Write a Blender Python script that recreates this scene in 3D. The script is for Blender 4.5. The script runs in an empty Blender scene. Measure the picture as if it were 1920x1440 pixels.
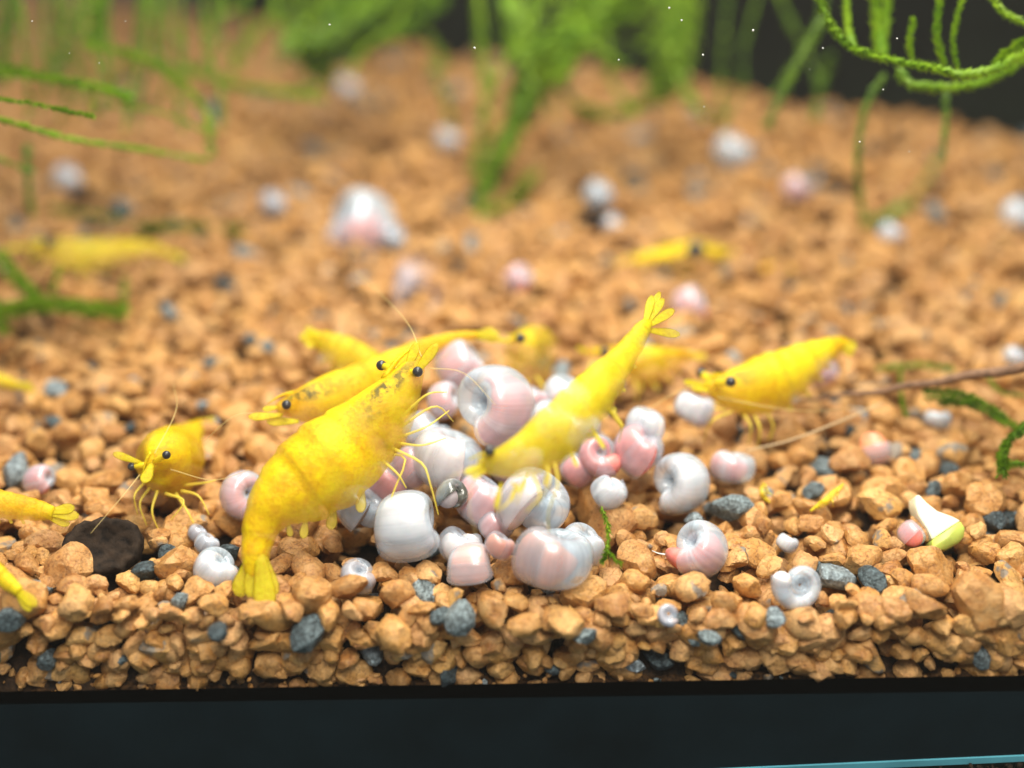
import bpy, math, random
import numpy as np
from mathutils import Vector, Matrix
from mathutils import noise as mnoise

# ------------------------------------------------------------------ camera, world, light (1 unit = 1 cm)
sc = bpy.context.scene
C = sc.collection
sc.unit_settings.scale_length = 0.01
random.seed(7)
rng = np.random.default_rng(7)

F = 2318.0                      # focal length in pixels of a 1920 wide frame
PITCH = math.radians(26.8)
H = 5.6
SP, CP = math.sin(PITCH), math.cos(PITCH)
CAM = Vector((0, 0, H))
FWD = Vector((0, CP, -SP)); RGT = Vector((1, 0, 0)); UPV = Vector((0, SP, CP))

cam_data = bpy.data.cameras.new('camera')
cam = bpy.data.objects.new('camera', cam_data); C.objects.link(cam)
cam.location = CAM
cam.rotation_euler = (math.radians(90) - PITCH, 0, 0)
cam_data.sensor_width = 36
cam_data.lens = 36 * F / 1920
cam_data.clip_start = 0.1; cam_data.clip_end = 500
cam_data.dof.use_dof = True
cam_data.dof.focus_distance = 9.45
cam_data.dof.aperture_fstop = cam_data.lens * 1e-3 / (2 * 0.19)
sc.camera = cam

world = bpy.data.worlds.new("World"); sc.world = world; world.use_nodes = True
wb = world.node_tree.nodes['Background']
wb.inputs[0].default_value = (0.80, 0.90, 1.0, 1); wb.inputs[1].default_value = 0.40

def area(name, loc, target, sx, sy, power, col):
    l = bpy.data.lights.new(name, 'AREA'); l.shape = 'RECTANGLE'; l.size = sx; l.size_y = sy
    l.energy = power; l.color = col
    o = bpy.data.objects.new(name, l); C.objects.link(o); o.location = loc
    o.rotation_euler = (Vector(target) - Vector(loc)).to_track_quat('-Z', 'Y').to_euler()
    return o
area('aquarium_lamp', (1.0, 9.4, 13.5), (0.6, 9.4, 0), 24, 6, 6300, (1.0, 0.955, 0.86))

sc.view_settings.view_transform = 'Standard'
sc.view_settings.look = 'None'
sc.view_settings.exposure = 0.06
sc.view_settings.gamma = 1.0
sc.render.engine = 'CYCLES'
sc.cycles.use_denoising = True
sc.cycles.max_bounces = 10
sc.cycles.transparent_max_bounces = 24
sc.cycles.volume_bounces = 0
sc.cycles.sample_clamp_indirect = 6.0
sc.cycles.caustics_reflective = False; sc.cycles.caustics_refractive = False

def P(px, py, t):
    px, py, t = float(px), float(py), float(t)
    return CAM + t * (FWD + RGT * ((px - 960) / F) - UPV * ((py - 720) / F))
def tground(py, z=0.0):
    return (H - z) / (SP + (py - 720) / F * CP)
def G(px, py, z=0.0):
    return P(px, py, tground(py, z))
def CV(r, u, w):                 # a direction given as right / up / towards the viewer
    return (RGT * r + UPV * u - FWD * w).normalized()

# ------------------------------------------------------------------ helpers
def link(name, me, mats=(), parent=None, smooth=True):
    o = bpy.data.objects.new(name, me); C.objects.link(o)
    if not isinstance(mats, (list, tuple)): mats = [mats]
    if len(me.materials) == 0:
        for m in mats: me.materials.append(m)
    if smooth and len(me.polygons): me.polygons.foreach_set('use_smooth', [True] * len(me.polygons))
    if parent: o.parent = parent
    return o
def mesh(name, v, f):
    me = bpy.data.meshes.new(name); me.from_pydata([tuple(p) for p in v], [], f); me.update(); return me
def empty(name, loc):
    o = bpy.data.objects.new(name, None); C.objects.link(o); o.location = loc
    o.empty_display_size = 0.1
    return o
def tag(o, label=None, cat=None, group=None, kind=None):
    if label: o['label'] = label
    if cat: o['category'] = cat
    if group: o['group'] = group
    if kind: o['kind'] = kind
    return o
def fattr(me, name, vals):
    a = me.attributes.new(name, 'FLOAT', 'POINT'); a.data.foreach_set('value', np.asarray(vals, dtype=np.float32))

def spline(pts, n):
    """Catmull-Rom through rows of numbers -> n rows"""
    p = np.array(pts, dtype=float)
    if len(p) == 2:
        return p[0] + (p[1] - p[0]) * np.linspace(0, 1, n)[:, None]
    q = np.vstack([2 * p[0] - p[1], p, 2 * p[-1] - p[-2]])
    out = []
    for s in np.linspace(0, len(p) - 1 - 1e-6, n):
        i = int(s); u = s - i
        a, b, c, d = q[i], q[i + 1], q[i + 2], q[i + 3]
        out.append(0.5 * (2 * b + (c - a) * u + (2 * a - 5 * b + 4 * c - d) * u * u + (3 * b - 3 * c + d - a) * u ** 3))
    return np.array(out)

def tube_vf(pts, radii, seg=6, v0=0):
    pts = [Vector(p) for p in pts]; v = []; f = []
    n = len(pts); ref = Vector((0.13, 0.31, 0.94))
    for i, p in enumerate(pts):
        t = (pts[min(i + 1, n - 1)] - pts[max(i - 1, 0)])
        t = t.normalized() if t.length > 1e-9 else Vector((0, 0, 1))
        a = t.cross(ref); a = a.normalized() if a.length > 1e-4 else t.orthogonal().normalized()
        b = t.cross(a)
        for k in range(seg):
            an = 2 * math.pi * k / seg
            v.append(p + (a * math.cos(an) + b * math.sin(an)) * float(radii[i]))
    for i in range(n - 1):
        for k in range(seg):
            f.append((v0 + i * seg + k, v0 + i * seg + (k + 1) % seg, v0 + (i + 1) * seg + (k + 1) % seg, v0 + (i + 1) * seg + k))
    f.append(tuple(v0 + k for k in range(seg))[::-1]); f.append(tuple(v0 + (n - 1) * seg + k for k in range(seg)))
    return v, f
def tube(name, pts, radii, m, parent, seg=6):
    o = parent.location if parent else Vector((0, 0, 0))
    v, f = tube_vf([Vector(p) - o for p in pts], radii, seg)
    return link(name, mesh(name, v, f), m, parent)

_ico = {}
def ico(sub):
    if sub not in _ico:
        import bmesh
        bm = bmesh.new(); bmesh.ops.create_icosphere(bm, subdivisions=sub, radius=1.0)
        bm.verts.ensure_lookup_table()
        _ico[sub] = (np.array([v.co[:] for v in bm.verts]), np.array([[w.index for w in fc.verts] for fc in bm.faces]))
        bm.free()
    return _ico[sub]

# ------------------------------------------------------------------ materials
def newmat(name):
    m = bpy.data.materials.new(name); m.use_nodes = True
    nt = m.node_tree; b = nt.nodes['Principled BSDF']; return m, nt, b
def N(nt, typ, **kw):
    n = nt.nodes.new(typ)
    for k, v in kw.items():
        if k.startswith('i_'):
            n.inputs[k[2:].replace('_', ' ')].default_value = v
        else: setattr(n, k, v)
    return n
def ramp(nt, fac, stops):
    r = nt.nodes.new('ShaderNodeValToRGB'); cr = r.color_ramp
    while len(cr.elements) < len(stops): cr.elements.new(0.5)
    for e, (p, c) in zip(cr.elements, stops):
        e.position = p; e.color = (*c, 1) if len(c) == 3 else c
    nt.links.new(fac, r.inputs[0]); return r
def math_(nt, op, a, b):
    n = nt.nodes.new('ShaderNodeMath'); n.operation = op
    for i, x in enumerate((a, b)):
        if isinstance(x, (int, float)): n.inputs[i].default_value = x
        else: nt.links.new(x, n.inputs[i])
    return n.outputs[0]
def mixc(nt, fac, a, b, mode='MIX'):
    n = nt.nodes.new('ShaderNodeMix'); n.data_type = 'RGBA'; n.blend_type = mode
    for s, x in ((n.inputs[0], fac), (n.inputs[6], a), (n.inputs[7], b)):
        if isinstance(x, (int, float)): s.default_value = x
        elif isinstance(x, tuple): s.default_value = (*x, 1)
        else: nt.links.new(x, s)
    return n.outputs[2]

def clay_material(name, grey):
    m, nt, b = newmat(name); L = nt.links
    oi = nt.nodes.new('ShaderNodeObjectInfo'); at = N(nt, 'ShaderNodeAttribute', attribute_name='rnd')
    r = math_(nt, 'FRACT', math_(nt, 'ADD', math_(nt, 'MULTIPLY', oi.outputs['Random'], 7.31), at.outputs['Fac']), 0.0)
    geo = nt.nodes.new('ShaderNodeNewGeometry')
    n1 = N(nt, 'ShaderNodeTexNoise', i_Scale=9.0, i_Detail=6.0, i_Roughness=0.6); L.new(geo.outputs['Position'], n1.inputs['Vector'])
    n2 = N(nt, 'ShaderNodeTexNoise', i_Scale=42.0, i_Detail=4.0, i_Roughness=0.7); L.new(geo.outputs['Position'], n2.inputs['Vector'])
    n3 = N(nt, 'ShaderNodeTexNoise', i_Scale=4.0, i_Detail=3.0); L.new(geo.outputs['Position'], n3.inputs['Vector'])
    vor = N(nt, 'ShaderNodeTexVoronoi', feature='DISTANCE_TO_EDGE', i_Scale=9.0); 
    wp = nt.nodes.new('ShaderNodeVectorMath'); wp.operation = 'MULTIPLY_ADD'
    L.new(n1.outputs['Color'], wp.inputs[0]); wp.inputs[1].default_value = (0.25, 0.25, 0.25); L.new(geo.outputs['Position'], wp.inputs[2]); L.new(wp.outputs[0], vor.inputs['Vector'])
    if not grey:
        base = ramp(nt, r, [(0.0, (0.36, 0.145, 0.031)), (0.22, (0.51, 0.230, 0.048)), (0.45, (0.58, 0.280, 0.066)),
                            (0.65, (0.46, 0.205, 0.056)), (0.8, (0.56, 0.290, 0.105)), (1.0, (0.63, 0.330, 0.080))]).outputs[0]
        dark = mixc(nt, 1.0, base, (0.50, 0.42, 0.38), 'MULTIPLY')
        sp = ramp(nt, n2.outputs['Fac'], [(0.36, (0, 0, 0)), (0.50, (1, 1, 1))]).outputs[0]
        c = mixc(nt, sp, dark, base)
        pa = ramp(nt, n1.outputs['Fac'], [(0.40, (0, 0, 0)), (0.68, (1, 1, 1))]).outputs[0]
        c = mixc(nt, math_(nt, 'MULTIPLY', pa, 0.5), c, (0.74, 0.46, 0.18))
        # now and then a slate coloured crust
        gp = math_(nt, 'MULTIPLY', ramp(nt, n3.outputs['Fac'], [(0.58, (0, 0, 0)), (0.62, (1, 1, 1))]).outputs[0], math_(nt, 'GREATER_THAN', r, 0.80))
        c = mixc(nt, math_(nt, 'MULTIPLY', gp, 0.8), c, (0.17, 0.18, 0.17))
    else:
        base = ramp(nt, r, [(0.0, (0.035, 0.05, 0.055)), (0.4, (0.09, 0.115, 0.12)), (0.75, (0.20, 0.235, 0.24)), (1.0, (0.33, 0.37, 0.39))]).outputs[0]
        sp = ramp(nt, n2.outputs['Fac'], [(0.36, (0.35, 0.35, 0.35)), (0.50, (0.95, 1, 1)), (0.66, (2.0, 2.1, 2.1))]).outputs[0]
        c = mixc(nt, 1.0, base, sp, 'MULTIPLY')
    ck = ramp(nt, vor.outputs['Distance'], [(0.0, (0.55, 0.5, 0.48)), (0.05, (1, 1, 1))]).outputs[0]
    c = mixc(nt, 0.40 if not grey else 0.3, c, ck, 'MULTIPLY')
    L.new(c, b.inputs['Base Color'])
    b.inputs['Roughness'].default_value = 0.52; b.inputs['Specular IOR Level'].default_value = 0.5
    bu = N(nt, 'ShaderNodeBump', i_Strength=0.6 if not grey else 1.0, i_Distance=0.018)
    h = math_(nt, 'ADD', n2.outputs['Fac'], math_(nt, 'MULTIPLY', math_(nt, 'MINIMUM', vor.outputs['Distance'], 0.06), 9.0))
    L.new(h, bu.inputs['Height']); L.new(bu.outputs[0], b.inputs['Normal'])
    return m
M_clay = clay_material('orange_clay', False)
M_grey = clay_material('grey_lava', True)

def simple(name, col, rough=0.6, spec=0.4, noise=0.0, scale=20, bump=0.0, **kw):
    m, nt, b = newmat(name)
    if noise or bump:
        geo = nt.nodes.new('ShaderNodeNewGeometry')
        n1 = N(nt, 'ShaderNodeTexNoise', i_Scale=scale, i_Detail=5.0); nt.links.new(geo.outputs['Position'], n1.inputs['Vector'])
        lo = tuple(c * (1 - noise) for c in col); hi = tuple(min(1, c * (1 + noise)) for c in col)
        nt.links.new(ramp(nt, n1.outputs['Fac'], [(0.3, lo), (0.7, hi)]).outputs[0], b.inputs['Base Color'])
        if bump:
            bu = N(nt, 'ShaderNodeBump', i_Strength=bump, i_Distance=0.02); nt.links.new(n1.outputs['Fac'], bu.inputs['Height']); nt.links.new(bu.outputs[0], b.inputs['Normal'])
    else: b.inputs['Base Color'].default_value = (*col, 1)
    b.inputs['Roughness'].default_value = rough; b.inputs['Specular IOR Level'].default_value = spec
    for k, v in kw.items(): b.inputs[k.replace('_', ' ')].default_value = v
    return m, nt, b
def see_through(m, nt, b, opac):
    out = [n for n in nt.nodes if n.type == 'OUTPUT_MATERIAL'][0]
    tr = nt.nodes.new('ShaderNodeBsdfTransparent'); mx = nt.nodes.new('ShaderNodeMixShader')
    if isinstance(opac, (int, float)): mx.inputs[0].default_value = opac
    else: nt.links.new(opac, mx.inputs[0])
    nt.links.new(tr.outputs[0], mx.inputs[1]); nt.links.new(b.outputs[0], mx.inputs[2]); nt.links.new(mx.outputs[0], out.inputs[0])

def shell_material(name, col, opac, rim):
    m, nt, b = newmat(name); L = nt.links
    uv = N(nt, 'ShaderNodeAttribute', attribute_name='along')
    wv = N(nt, 'ShaderNodeTexNoise', noise_dimensions='1D', i_Scale=14.0, i_Detail=5.0, i_Roughness=0.65)
    L.new(uv.outputs['Fac'], wv.inputs['W'])
    geo = nt.nodes.new('ShaderNodeNewGeometry')
    n1 = N(nt, 'ShaderNodeTexNoise', i_Scale=4.5, i_Detail=3.0); L.new(geo.outputs['Position'], n1.inputs['Vector'])
    lo = tuple(c * 0.70 for c in col)
    c = mixc(nt, ramp(nt, wv.outputs['Fac'], [(0.35, (0, 0, 0)), (0.62, (1, 1, 1))]).outputs[0], lo, col)
    c = mixc(nt, math_(nt, 'MULTIPLY', ramp(nt, n1.outputs['Fac'], [(0.45, (0, 0, 0)), (0.7, (1, 1, 1))]).outputs[0], 0.35), c, (0.66, 0.76, 0.84))
    bl = N(nt, 'ShaderNodeAttribute', attribute_name='blush')
    c = mixc(nt, math_(nt, 'MULTIPLY', bl.outputs['Fac'], math_(nt, 'ADD', 0.25, n1.outputs['Fac'])), c, (0.95, 0.46, 0.32))
    L.new(c, b.inputs['Base Color'])
    b.inputs['Metallic'].default_value = 0.12
    b.inputs['Roughness'].default_value = 0.27; b.inputs['IOR'].default_value = 1.5
    b.inputs['Subsurface Weight'].default_value = 0.0
    b.inputs['Coat Weight'].default_value = 1.0; b.inputs['Coat Roughness'].default_value = 0.12
    b.inputs['Thin Film Thickness'].default_value = 0; b.inputs['Thin Film IOR'].default_value = 1.45
    bu = N(nt, 'ShaderNodeBump', i_Strength=0.10, i_Distance=0.02); L.new(wv.outputs['Fac'], bu.inputs['Height']); L.new(bu.outputs[0], b.inputs['Normal'])
    op = N(nt, 'ShaderNodeAttribute', attribute_name='lip')
    o1 = math_(nt, 'MULTIPLY', math_(nt, 'SUBTRACT', 1.0, math_(nt, 'MULTIPLY', op.outputs['Fac'], rim)), opac)
    lw = N(nt, 'ShaderNodeLayerWeight', i_Blend=0.35)
    o2 = math_(nt, 'MULTIPLY', o1, math_(nt, 'ADD', 0.70, math_(nt, 'MULTIPLY', n1.outputs['Fac'], 0.36)))
    o2 = math_(nt, 'ADD', o2, math_(nt, 'MULTIPLY', lw.outputs['Facing'], 0.30))
    see_through(m, nt, b, o2)
    return m
M_pearl = shell_material('pearl_shell', (0.77, 0.90, 1.0), 0.46, 0.5)
M_glassy = shell_material('glassy_shell', (0.70, 0.82, 0.94), 0.44, 0.5)
M_thin = shell_material('thin_shell', (0.68, 0.78, 0.90), 0.30, 0.4)
M_dim = shell_material('olive_shell', (0.10, 0.10, 0.075), 0.88, 0.3)
M_pink, _n, _b = simple('pink_flesh', (0.82, 0.25, 0.21), 0.35, 0.5, noise=0.25, scale=9, Subsurface_Weight=0.3, Subsurface_Scale=0.08)
M_orange, _n, _b = simple('orange_flesh', (0.80, 0.30, 0.15), 0.35, 0.5, noise=0.2, scale=9, Subsurface_Weight=0.3, Subsurface_Scale=0.08)
M_blush, _n, _b = simple('pale_flesh', (0.78, 0.70, 0.66), 0.4, 0.5, noise=0.2, scale=8, Subsurface_Weight=0.3, Subsurface_Scale=0.08)
M_dusk, _n, _b = simple('grey_flesh', (0.42, 0.36, 0.36), 0.4, 0.5, noise=0.3, scale=8)

def shrimp_material(name, col, deep, lim=1.0):
    m, nt, b = newmat(name); L = nt.links
    geo = nt.nodes.new('ShaderNodeNewGeometry')
    n1 = N(nt, 'ShaderNodeTexNoise', i_Scale=8.0, i_Detail=6.0, i_Roughness=0.65); L.new(geo.outputs['Position'], n1.inputs['Vector'])
    n2 = N(nt, 'ShaderNodeTexNoise', i_Scale=34.0, i_Detail=4.0, i_Roughness=0.7); L.new(geo.outputs['Position'], n2.inputs['Vector'])
    c = mixc(nt, ramp(nt, n1.outputs['Fac'], [(0.32, (0, 0, 0)), (0.66, (1, 1, 1))]).outputs[0], deep, col)
    n3 = N(nt, 'ShaderNodeTexNoise', i_Scale=2.6, i_Detail=2.0); L.new(geo.outputs['Position'], n3.inputs['Vector'])
    c = mixc(nt, math_(nt, 'MULTIPLY', ramp(nt, n2.outputs['Fac'], [(0.50, (0, 0, 0)), (0.62, (1, 1, 1))]).outputs[0], 0.55), c, (0.62, 0.30, 0.002))
    c = mixc(nt, math_(nt, 'MULTIPLY', ramp(nt, n3.outputs['Fac'], [(0.46, (0, 0, 0)), (0.66, (1, 1, 1))]).outputs[0], 0.6), c, (0.90, 0.74, 0.015))
    dk = N(nt, 'ShaderNodeAttribute', attribute_name='organ')
    dn = ramp(nt, n1.outputs['Fac'], [(0.44, (0, 0, 0)), (0.54, (1, 1, 1))]).outputs[0]
    c = mixc(nt, math_(nt, 'MULTIPLY', dk.outputs['Fac'], dn), c, (0.10, 0.085, 0.015))
    L.new(c, b.inputs['Base Color'])
    b.inputs['Roughness'].default_value = 0.42
    b.inputs['Specular IOR Level'].default_value = 0.22
    b.inputs['Subsurface Weight'].default_value = 0.45; b.inputs['Subsurface Scale'].default_value = 0.12
    b.inputs['Subsurface Radius'].default_value = (1.0, 0.7, 0.1)
    bu = N(nt, 'ShaderNodeBump', i_Strength=0.5, i_Distance=0.02)
    L.new(math_(nt, 'ADD', n2.outputs['Fac'], n1.outputs['Fac']), bu.inputs['Height']); L.new(bu.outputs[0], b.inputs['Normal'])
    op = N(nt, 'ShaderNodeAttribute', attribute_name='opac')
    o = math_(nt, 'MULTIPLY', op.outputs['Fac'], math_(nt, 'ADD', 0.72, math_(nt, 'MULTIPLY', n1.outputs['Fac'], 0.56)))
    lw = N(nt, 'ShaderNodeLayerWeight', i_Blend=0.30)
    o = math_(nt, 'MULTIPLY', math_(nt, 'MINIMUM', o, 1.0), math_(nt, 'SUBTRACT', lim, math_(nt, 'MULTIPLY', lw.outputs['Facing'], 0.55)))
    see_through(m, nt, b, o)
    return m
M_yellow = shrimp_material('yellow_shell', (0.88, 0.66, 0.002), (0.76, 0.41, 0.001), 0.94)
M_lemon = shrimp_material('lemon_shell', (0.80, 0.64, 0.008), (0.66, 0.49, 0.006), 0.74)
M_faint = shrimp_material('faint_shell', (0.82, 0.70, 0.02), (0.70, 0.58, 0.02), 0.50)
M_amber = shrimp_material('amber_shell', (0.88, 0.54, 0.01), (0.80, 0.46, 0.01), 0.78)
def limb_material(name, col, opac):
    m, nt, b = simple(name, col, 0.4, 0.4); see_through(m, nt, b, opac); return m
M_limb = limb_material('yellow_limb', (0.88, 0.70, 0.08), 0.48)
M_plate = limb_material('yellow_plate', (0.93, 0.70, 0.01), 0.70)
M_feeler = limb_material('pale_feeler', (0.85, 0.66, 0.25), 0.25)
M_eye, _n, _b = simple('dark_eye', (0.035, 0.032, 0.03), 0.28, 0.5, noise=0.5, scale=30)

def moss_material(name, a, b_):
    m, nt, b = newmat(name)
    geo = nt.nodes.new('ShaderNodeNewGeometry')
    n1 = N(nt, 'ShaderNodeTexNoise', i_Scale=3.0, i_Detail=5.0); nt.links.new(geo.outputs['Position'], n1.inputs['Vector'])
    nt.links.new(ramp(nt, n1.outputs['Fac'], [(0.35, a), (0.65, b_)]).outputs[0], b.inputs['Base Color'])
    b.inputs['Roughness'].default_value = 0.5
    b.inputs['Transmission Weight'].default_value = 0.0
    tl = nt.nodes.new('ShaderNodeBsdfTranslucent'); mx = nt.nodes.new('ShaderNodeMixShader'); mx.inputs[0].default_value = 0.35
    nt.links.new(ramp(nt, n1.outputs['Fac'], [(0.35, a), (0.65, b_)]).outputs[0], tl.inputs[0])
    out = [n for n in nt.nodes if n.type == 'OUTPUT_MATERIAL'][0]
    nt.links.new(b.outputs[0], mx.inputs[1]); nt.links.new(tl.outputs[0], mx.inputs[2]); nt.links.new(mx.outputs[0], out.inputs[0])
    return m
M_moss = moss_material('bright_moss', (0.15, 0.31, 0.004), (0.30, 0.47, 0.010))
M_moss2 = moss_material('deep_moss', (0.10, 0.22, 0.004), (0.20, 0.35, 0.008))

# ------------------------------------------------------------------ the setting: aquarium and substrate
YG = 7.12                        # inner face of the front pane
ZB = -0.62                       # floor of the tank
def box(name, x0, x1, y0, y1, z0, z1, m, parent=None, bev=0.0):
    import bmesh
    bm = bmesh.new(); bmesh.ops.create_cube(bm, size=1)
    for v in bm.verts:
        v.co = ((x0 + x1) / 2 + v.co.x * (x1 - x0), (y0 + y1) / 2 + v.co.y * (y1 - y0), (z0 + z1) / 2 + v.co.z * (z1 - z0))
    if bev: bmesh.ops.bevel(bm, geom=bm.edges[:], offset=bev, segments=3, affect='EDGES')
    me = bpy.data.meshes.new(name); bm.to_mesh(me); bm.free()
    return link(name, me, m, parent, smooth=False)
M_trim, nt_, b_ = simple('black_trim', (0.006, 0.0135, 0.017), 0.6, 0.06, noise=0.35, scale=1.2)
M_edge, nt_, b_ = simple('glass_edge', (0.12, 0.42, 0.50), 0.2, 0.6, noise=0.15, scale=2)
M_seam, nt_, b_ = simple('silicone', (0.012, 0.012, 0.009), 0.5, 0.4, noise=0.4, scale=8)
M_dark, nt_, b_ = simple('dark_backing', (0.005, 0.007, 0.004), 0.8, 0.1, noise=0.8, scale=0.5)
M_bench, nt_, b_ = simple('bench', (0.03, 0.045, 0.03), 0.8, 0.2, noise=0.5, scale=6)
m_glass = bpy.data.materials.new('clear_glass'); m_glass.use_nodes = True
gt = m_glass.node_tree; gt.nodes.clear()
go = gt.nodes.new('ShaderNodeOutputMaterial'); gb = gt.nodes.new('ShaderNodeBsdfTransparent'); gt.links.new(gb.outputs[0], go.inputs[0])

tank = tag(empty('aquarium', (0, YG, ZB)), 'clear aquarium with a black bottom trim and dark back pane', 'aquarium')
def tpart(o):
    o.parent = tank; o.matrix_parent_inverse = Matrix.Translation(-tank.location); return o
def bar(name, y0, y1, za, sa, zb, sb, m):
    v = [(x, y, z + k * x) for x in (-22, 22) for y in (y0, y1) for z, k in ((zb, sb), (za, sa))]
    return link(name, mesh(name, v, [(0, 1, 3, 2), (4, 6, 7, 5), (0, 4, 5, 1), (2, 3, 7, 6), (1, 5, 7, 3), (0, 2, 6, 4)]), m, smooth=False)
tpart(bar('bottom_trim', YG - 0.08, YG - 0.03, -0.528, 0.0165, -1.305, 0.060, M_trim))
tpart(bar('glass_edge', YG - 0.095, YG - 0.03, -1.309, 0.060, -1.372, 0.062, M_edge))
tpart(box('front_pane', -22, 22, YG - 0.28, YG - 0.10, 0.05, 8, m_glass))
w0, w1 = G(2350, 318), G(560, 64)
d = (w1 - w0).normalized(); nrm = Vector((-d.y, d.x, 0))
if nrm.y < 0: nrm = -nrm
a0 = w0 - d * 6; a1 = w1 + d * 3
vv = [a0, a1, a1 + nrm * 0.4, a0 + nrm * 0.4]
vs = [Vector((p.x, p.y, -0.6)) for p in vv] + [Vector((p.x, p.y, 8)) for p in vv]
tpart(link('back_pane', mesh('back_pane', vs, [(0, 1, 2, 3), (4, 7, 6, 5), (0, 4, 5, 1), (1, 5, 6, 2), (2, 6, 7, 3), (3, 7, 4, 0)]), M_dark, smooth=False))
WALL0, WALLD, WALLN = a0, d, nrm
bench = tag(box('bench_top', -40, 40, 2.5, 45, ZB - 1.6, ZB - 0.78, M_bench, None, 0.02), kind='structure')
bench['label'] = 'dark bench top under the aquarium'

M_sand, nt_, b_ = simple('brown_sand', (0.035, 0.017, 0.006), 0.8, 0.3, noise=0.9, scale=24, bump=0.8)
bx0, bx1, by1 = -17.0, 14.0, 40.0
nx, ny = 90, 110
vs = []; fs = []
ys = [YG + 0.03] + list(YG + 0.06 + (by1 - YG - 0.06) * (np.linspace(0, 1, ny - 1) ** 1.5))
for j, y in enumerate(ys):
    for i in range(nx):
        x = bx0 + (bx1 - bx0) * i / (nx - 1)
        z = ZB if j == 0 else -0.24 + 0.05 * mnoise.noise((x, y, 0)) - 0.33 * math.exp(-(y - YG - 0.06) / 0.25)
        vs.append((x, y, z))
for j in range(ny - 1):
    for i in range(nx - 1):
        fs.append((j * nx + i, j * nx + i + 1, (j + 1) * nx + i + 1, (j + 1) * nx + i))
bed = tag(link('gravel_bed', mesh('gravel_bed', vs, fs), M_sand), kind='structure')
bed['label'] = 'bed of small orange clay stones on the tank floor'

# fine silt strip at the front pane, dark colour standing in for shade, edge uneven
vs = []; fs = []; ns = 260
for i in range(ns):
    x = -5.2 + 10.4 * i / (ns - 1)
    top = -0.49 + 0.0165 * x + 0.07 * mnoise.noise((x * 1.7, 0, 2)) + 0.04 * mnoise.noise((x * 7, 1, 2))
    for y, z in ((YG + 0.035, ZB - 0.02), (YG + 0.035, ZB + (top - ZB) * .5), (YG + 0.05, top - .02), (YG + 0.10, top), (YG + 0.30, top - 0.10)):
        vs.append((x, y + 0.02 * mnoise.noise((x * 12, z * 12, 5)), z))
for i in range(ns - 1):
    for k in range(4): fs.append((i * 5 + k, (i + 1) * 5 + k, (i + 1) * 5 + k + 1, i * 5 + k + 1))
M_shade_silt, nt_, b_ = simple('shade_silt', (0.050, 0.023, 0.007), 0.85, 0.2, noise=0.95, scale=34, bump=1.0)
so = link('shade_sand', mesh('shade_sand', vs, fs), M_shade_silt, bed); so['kind'] = 'stuff'

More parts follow.
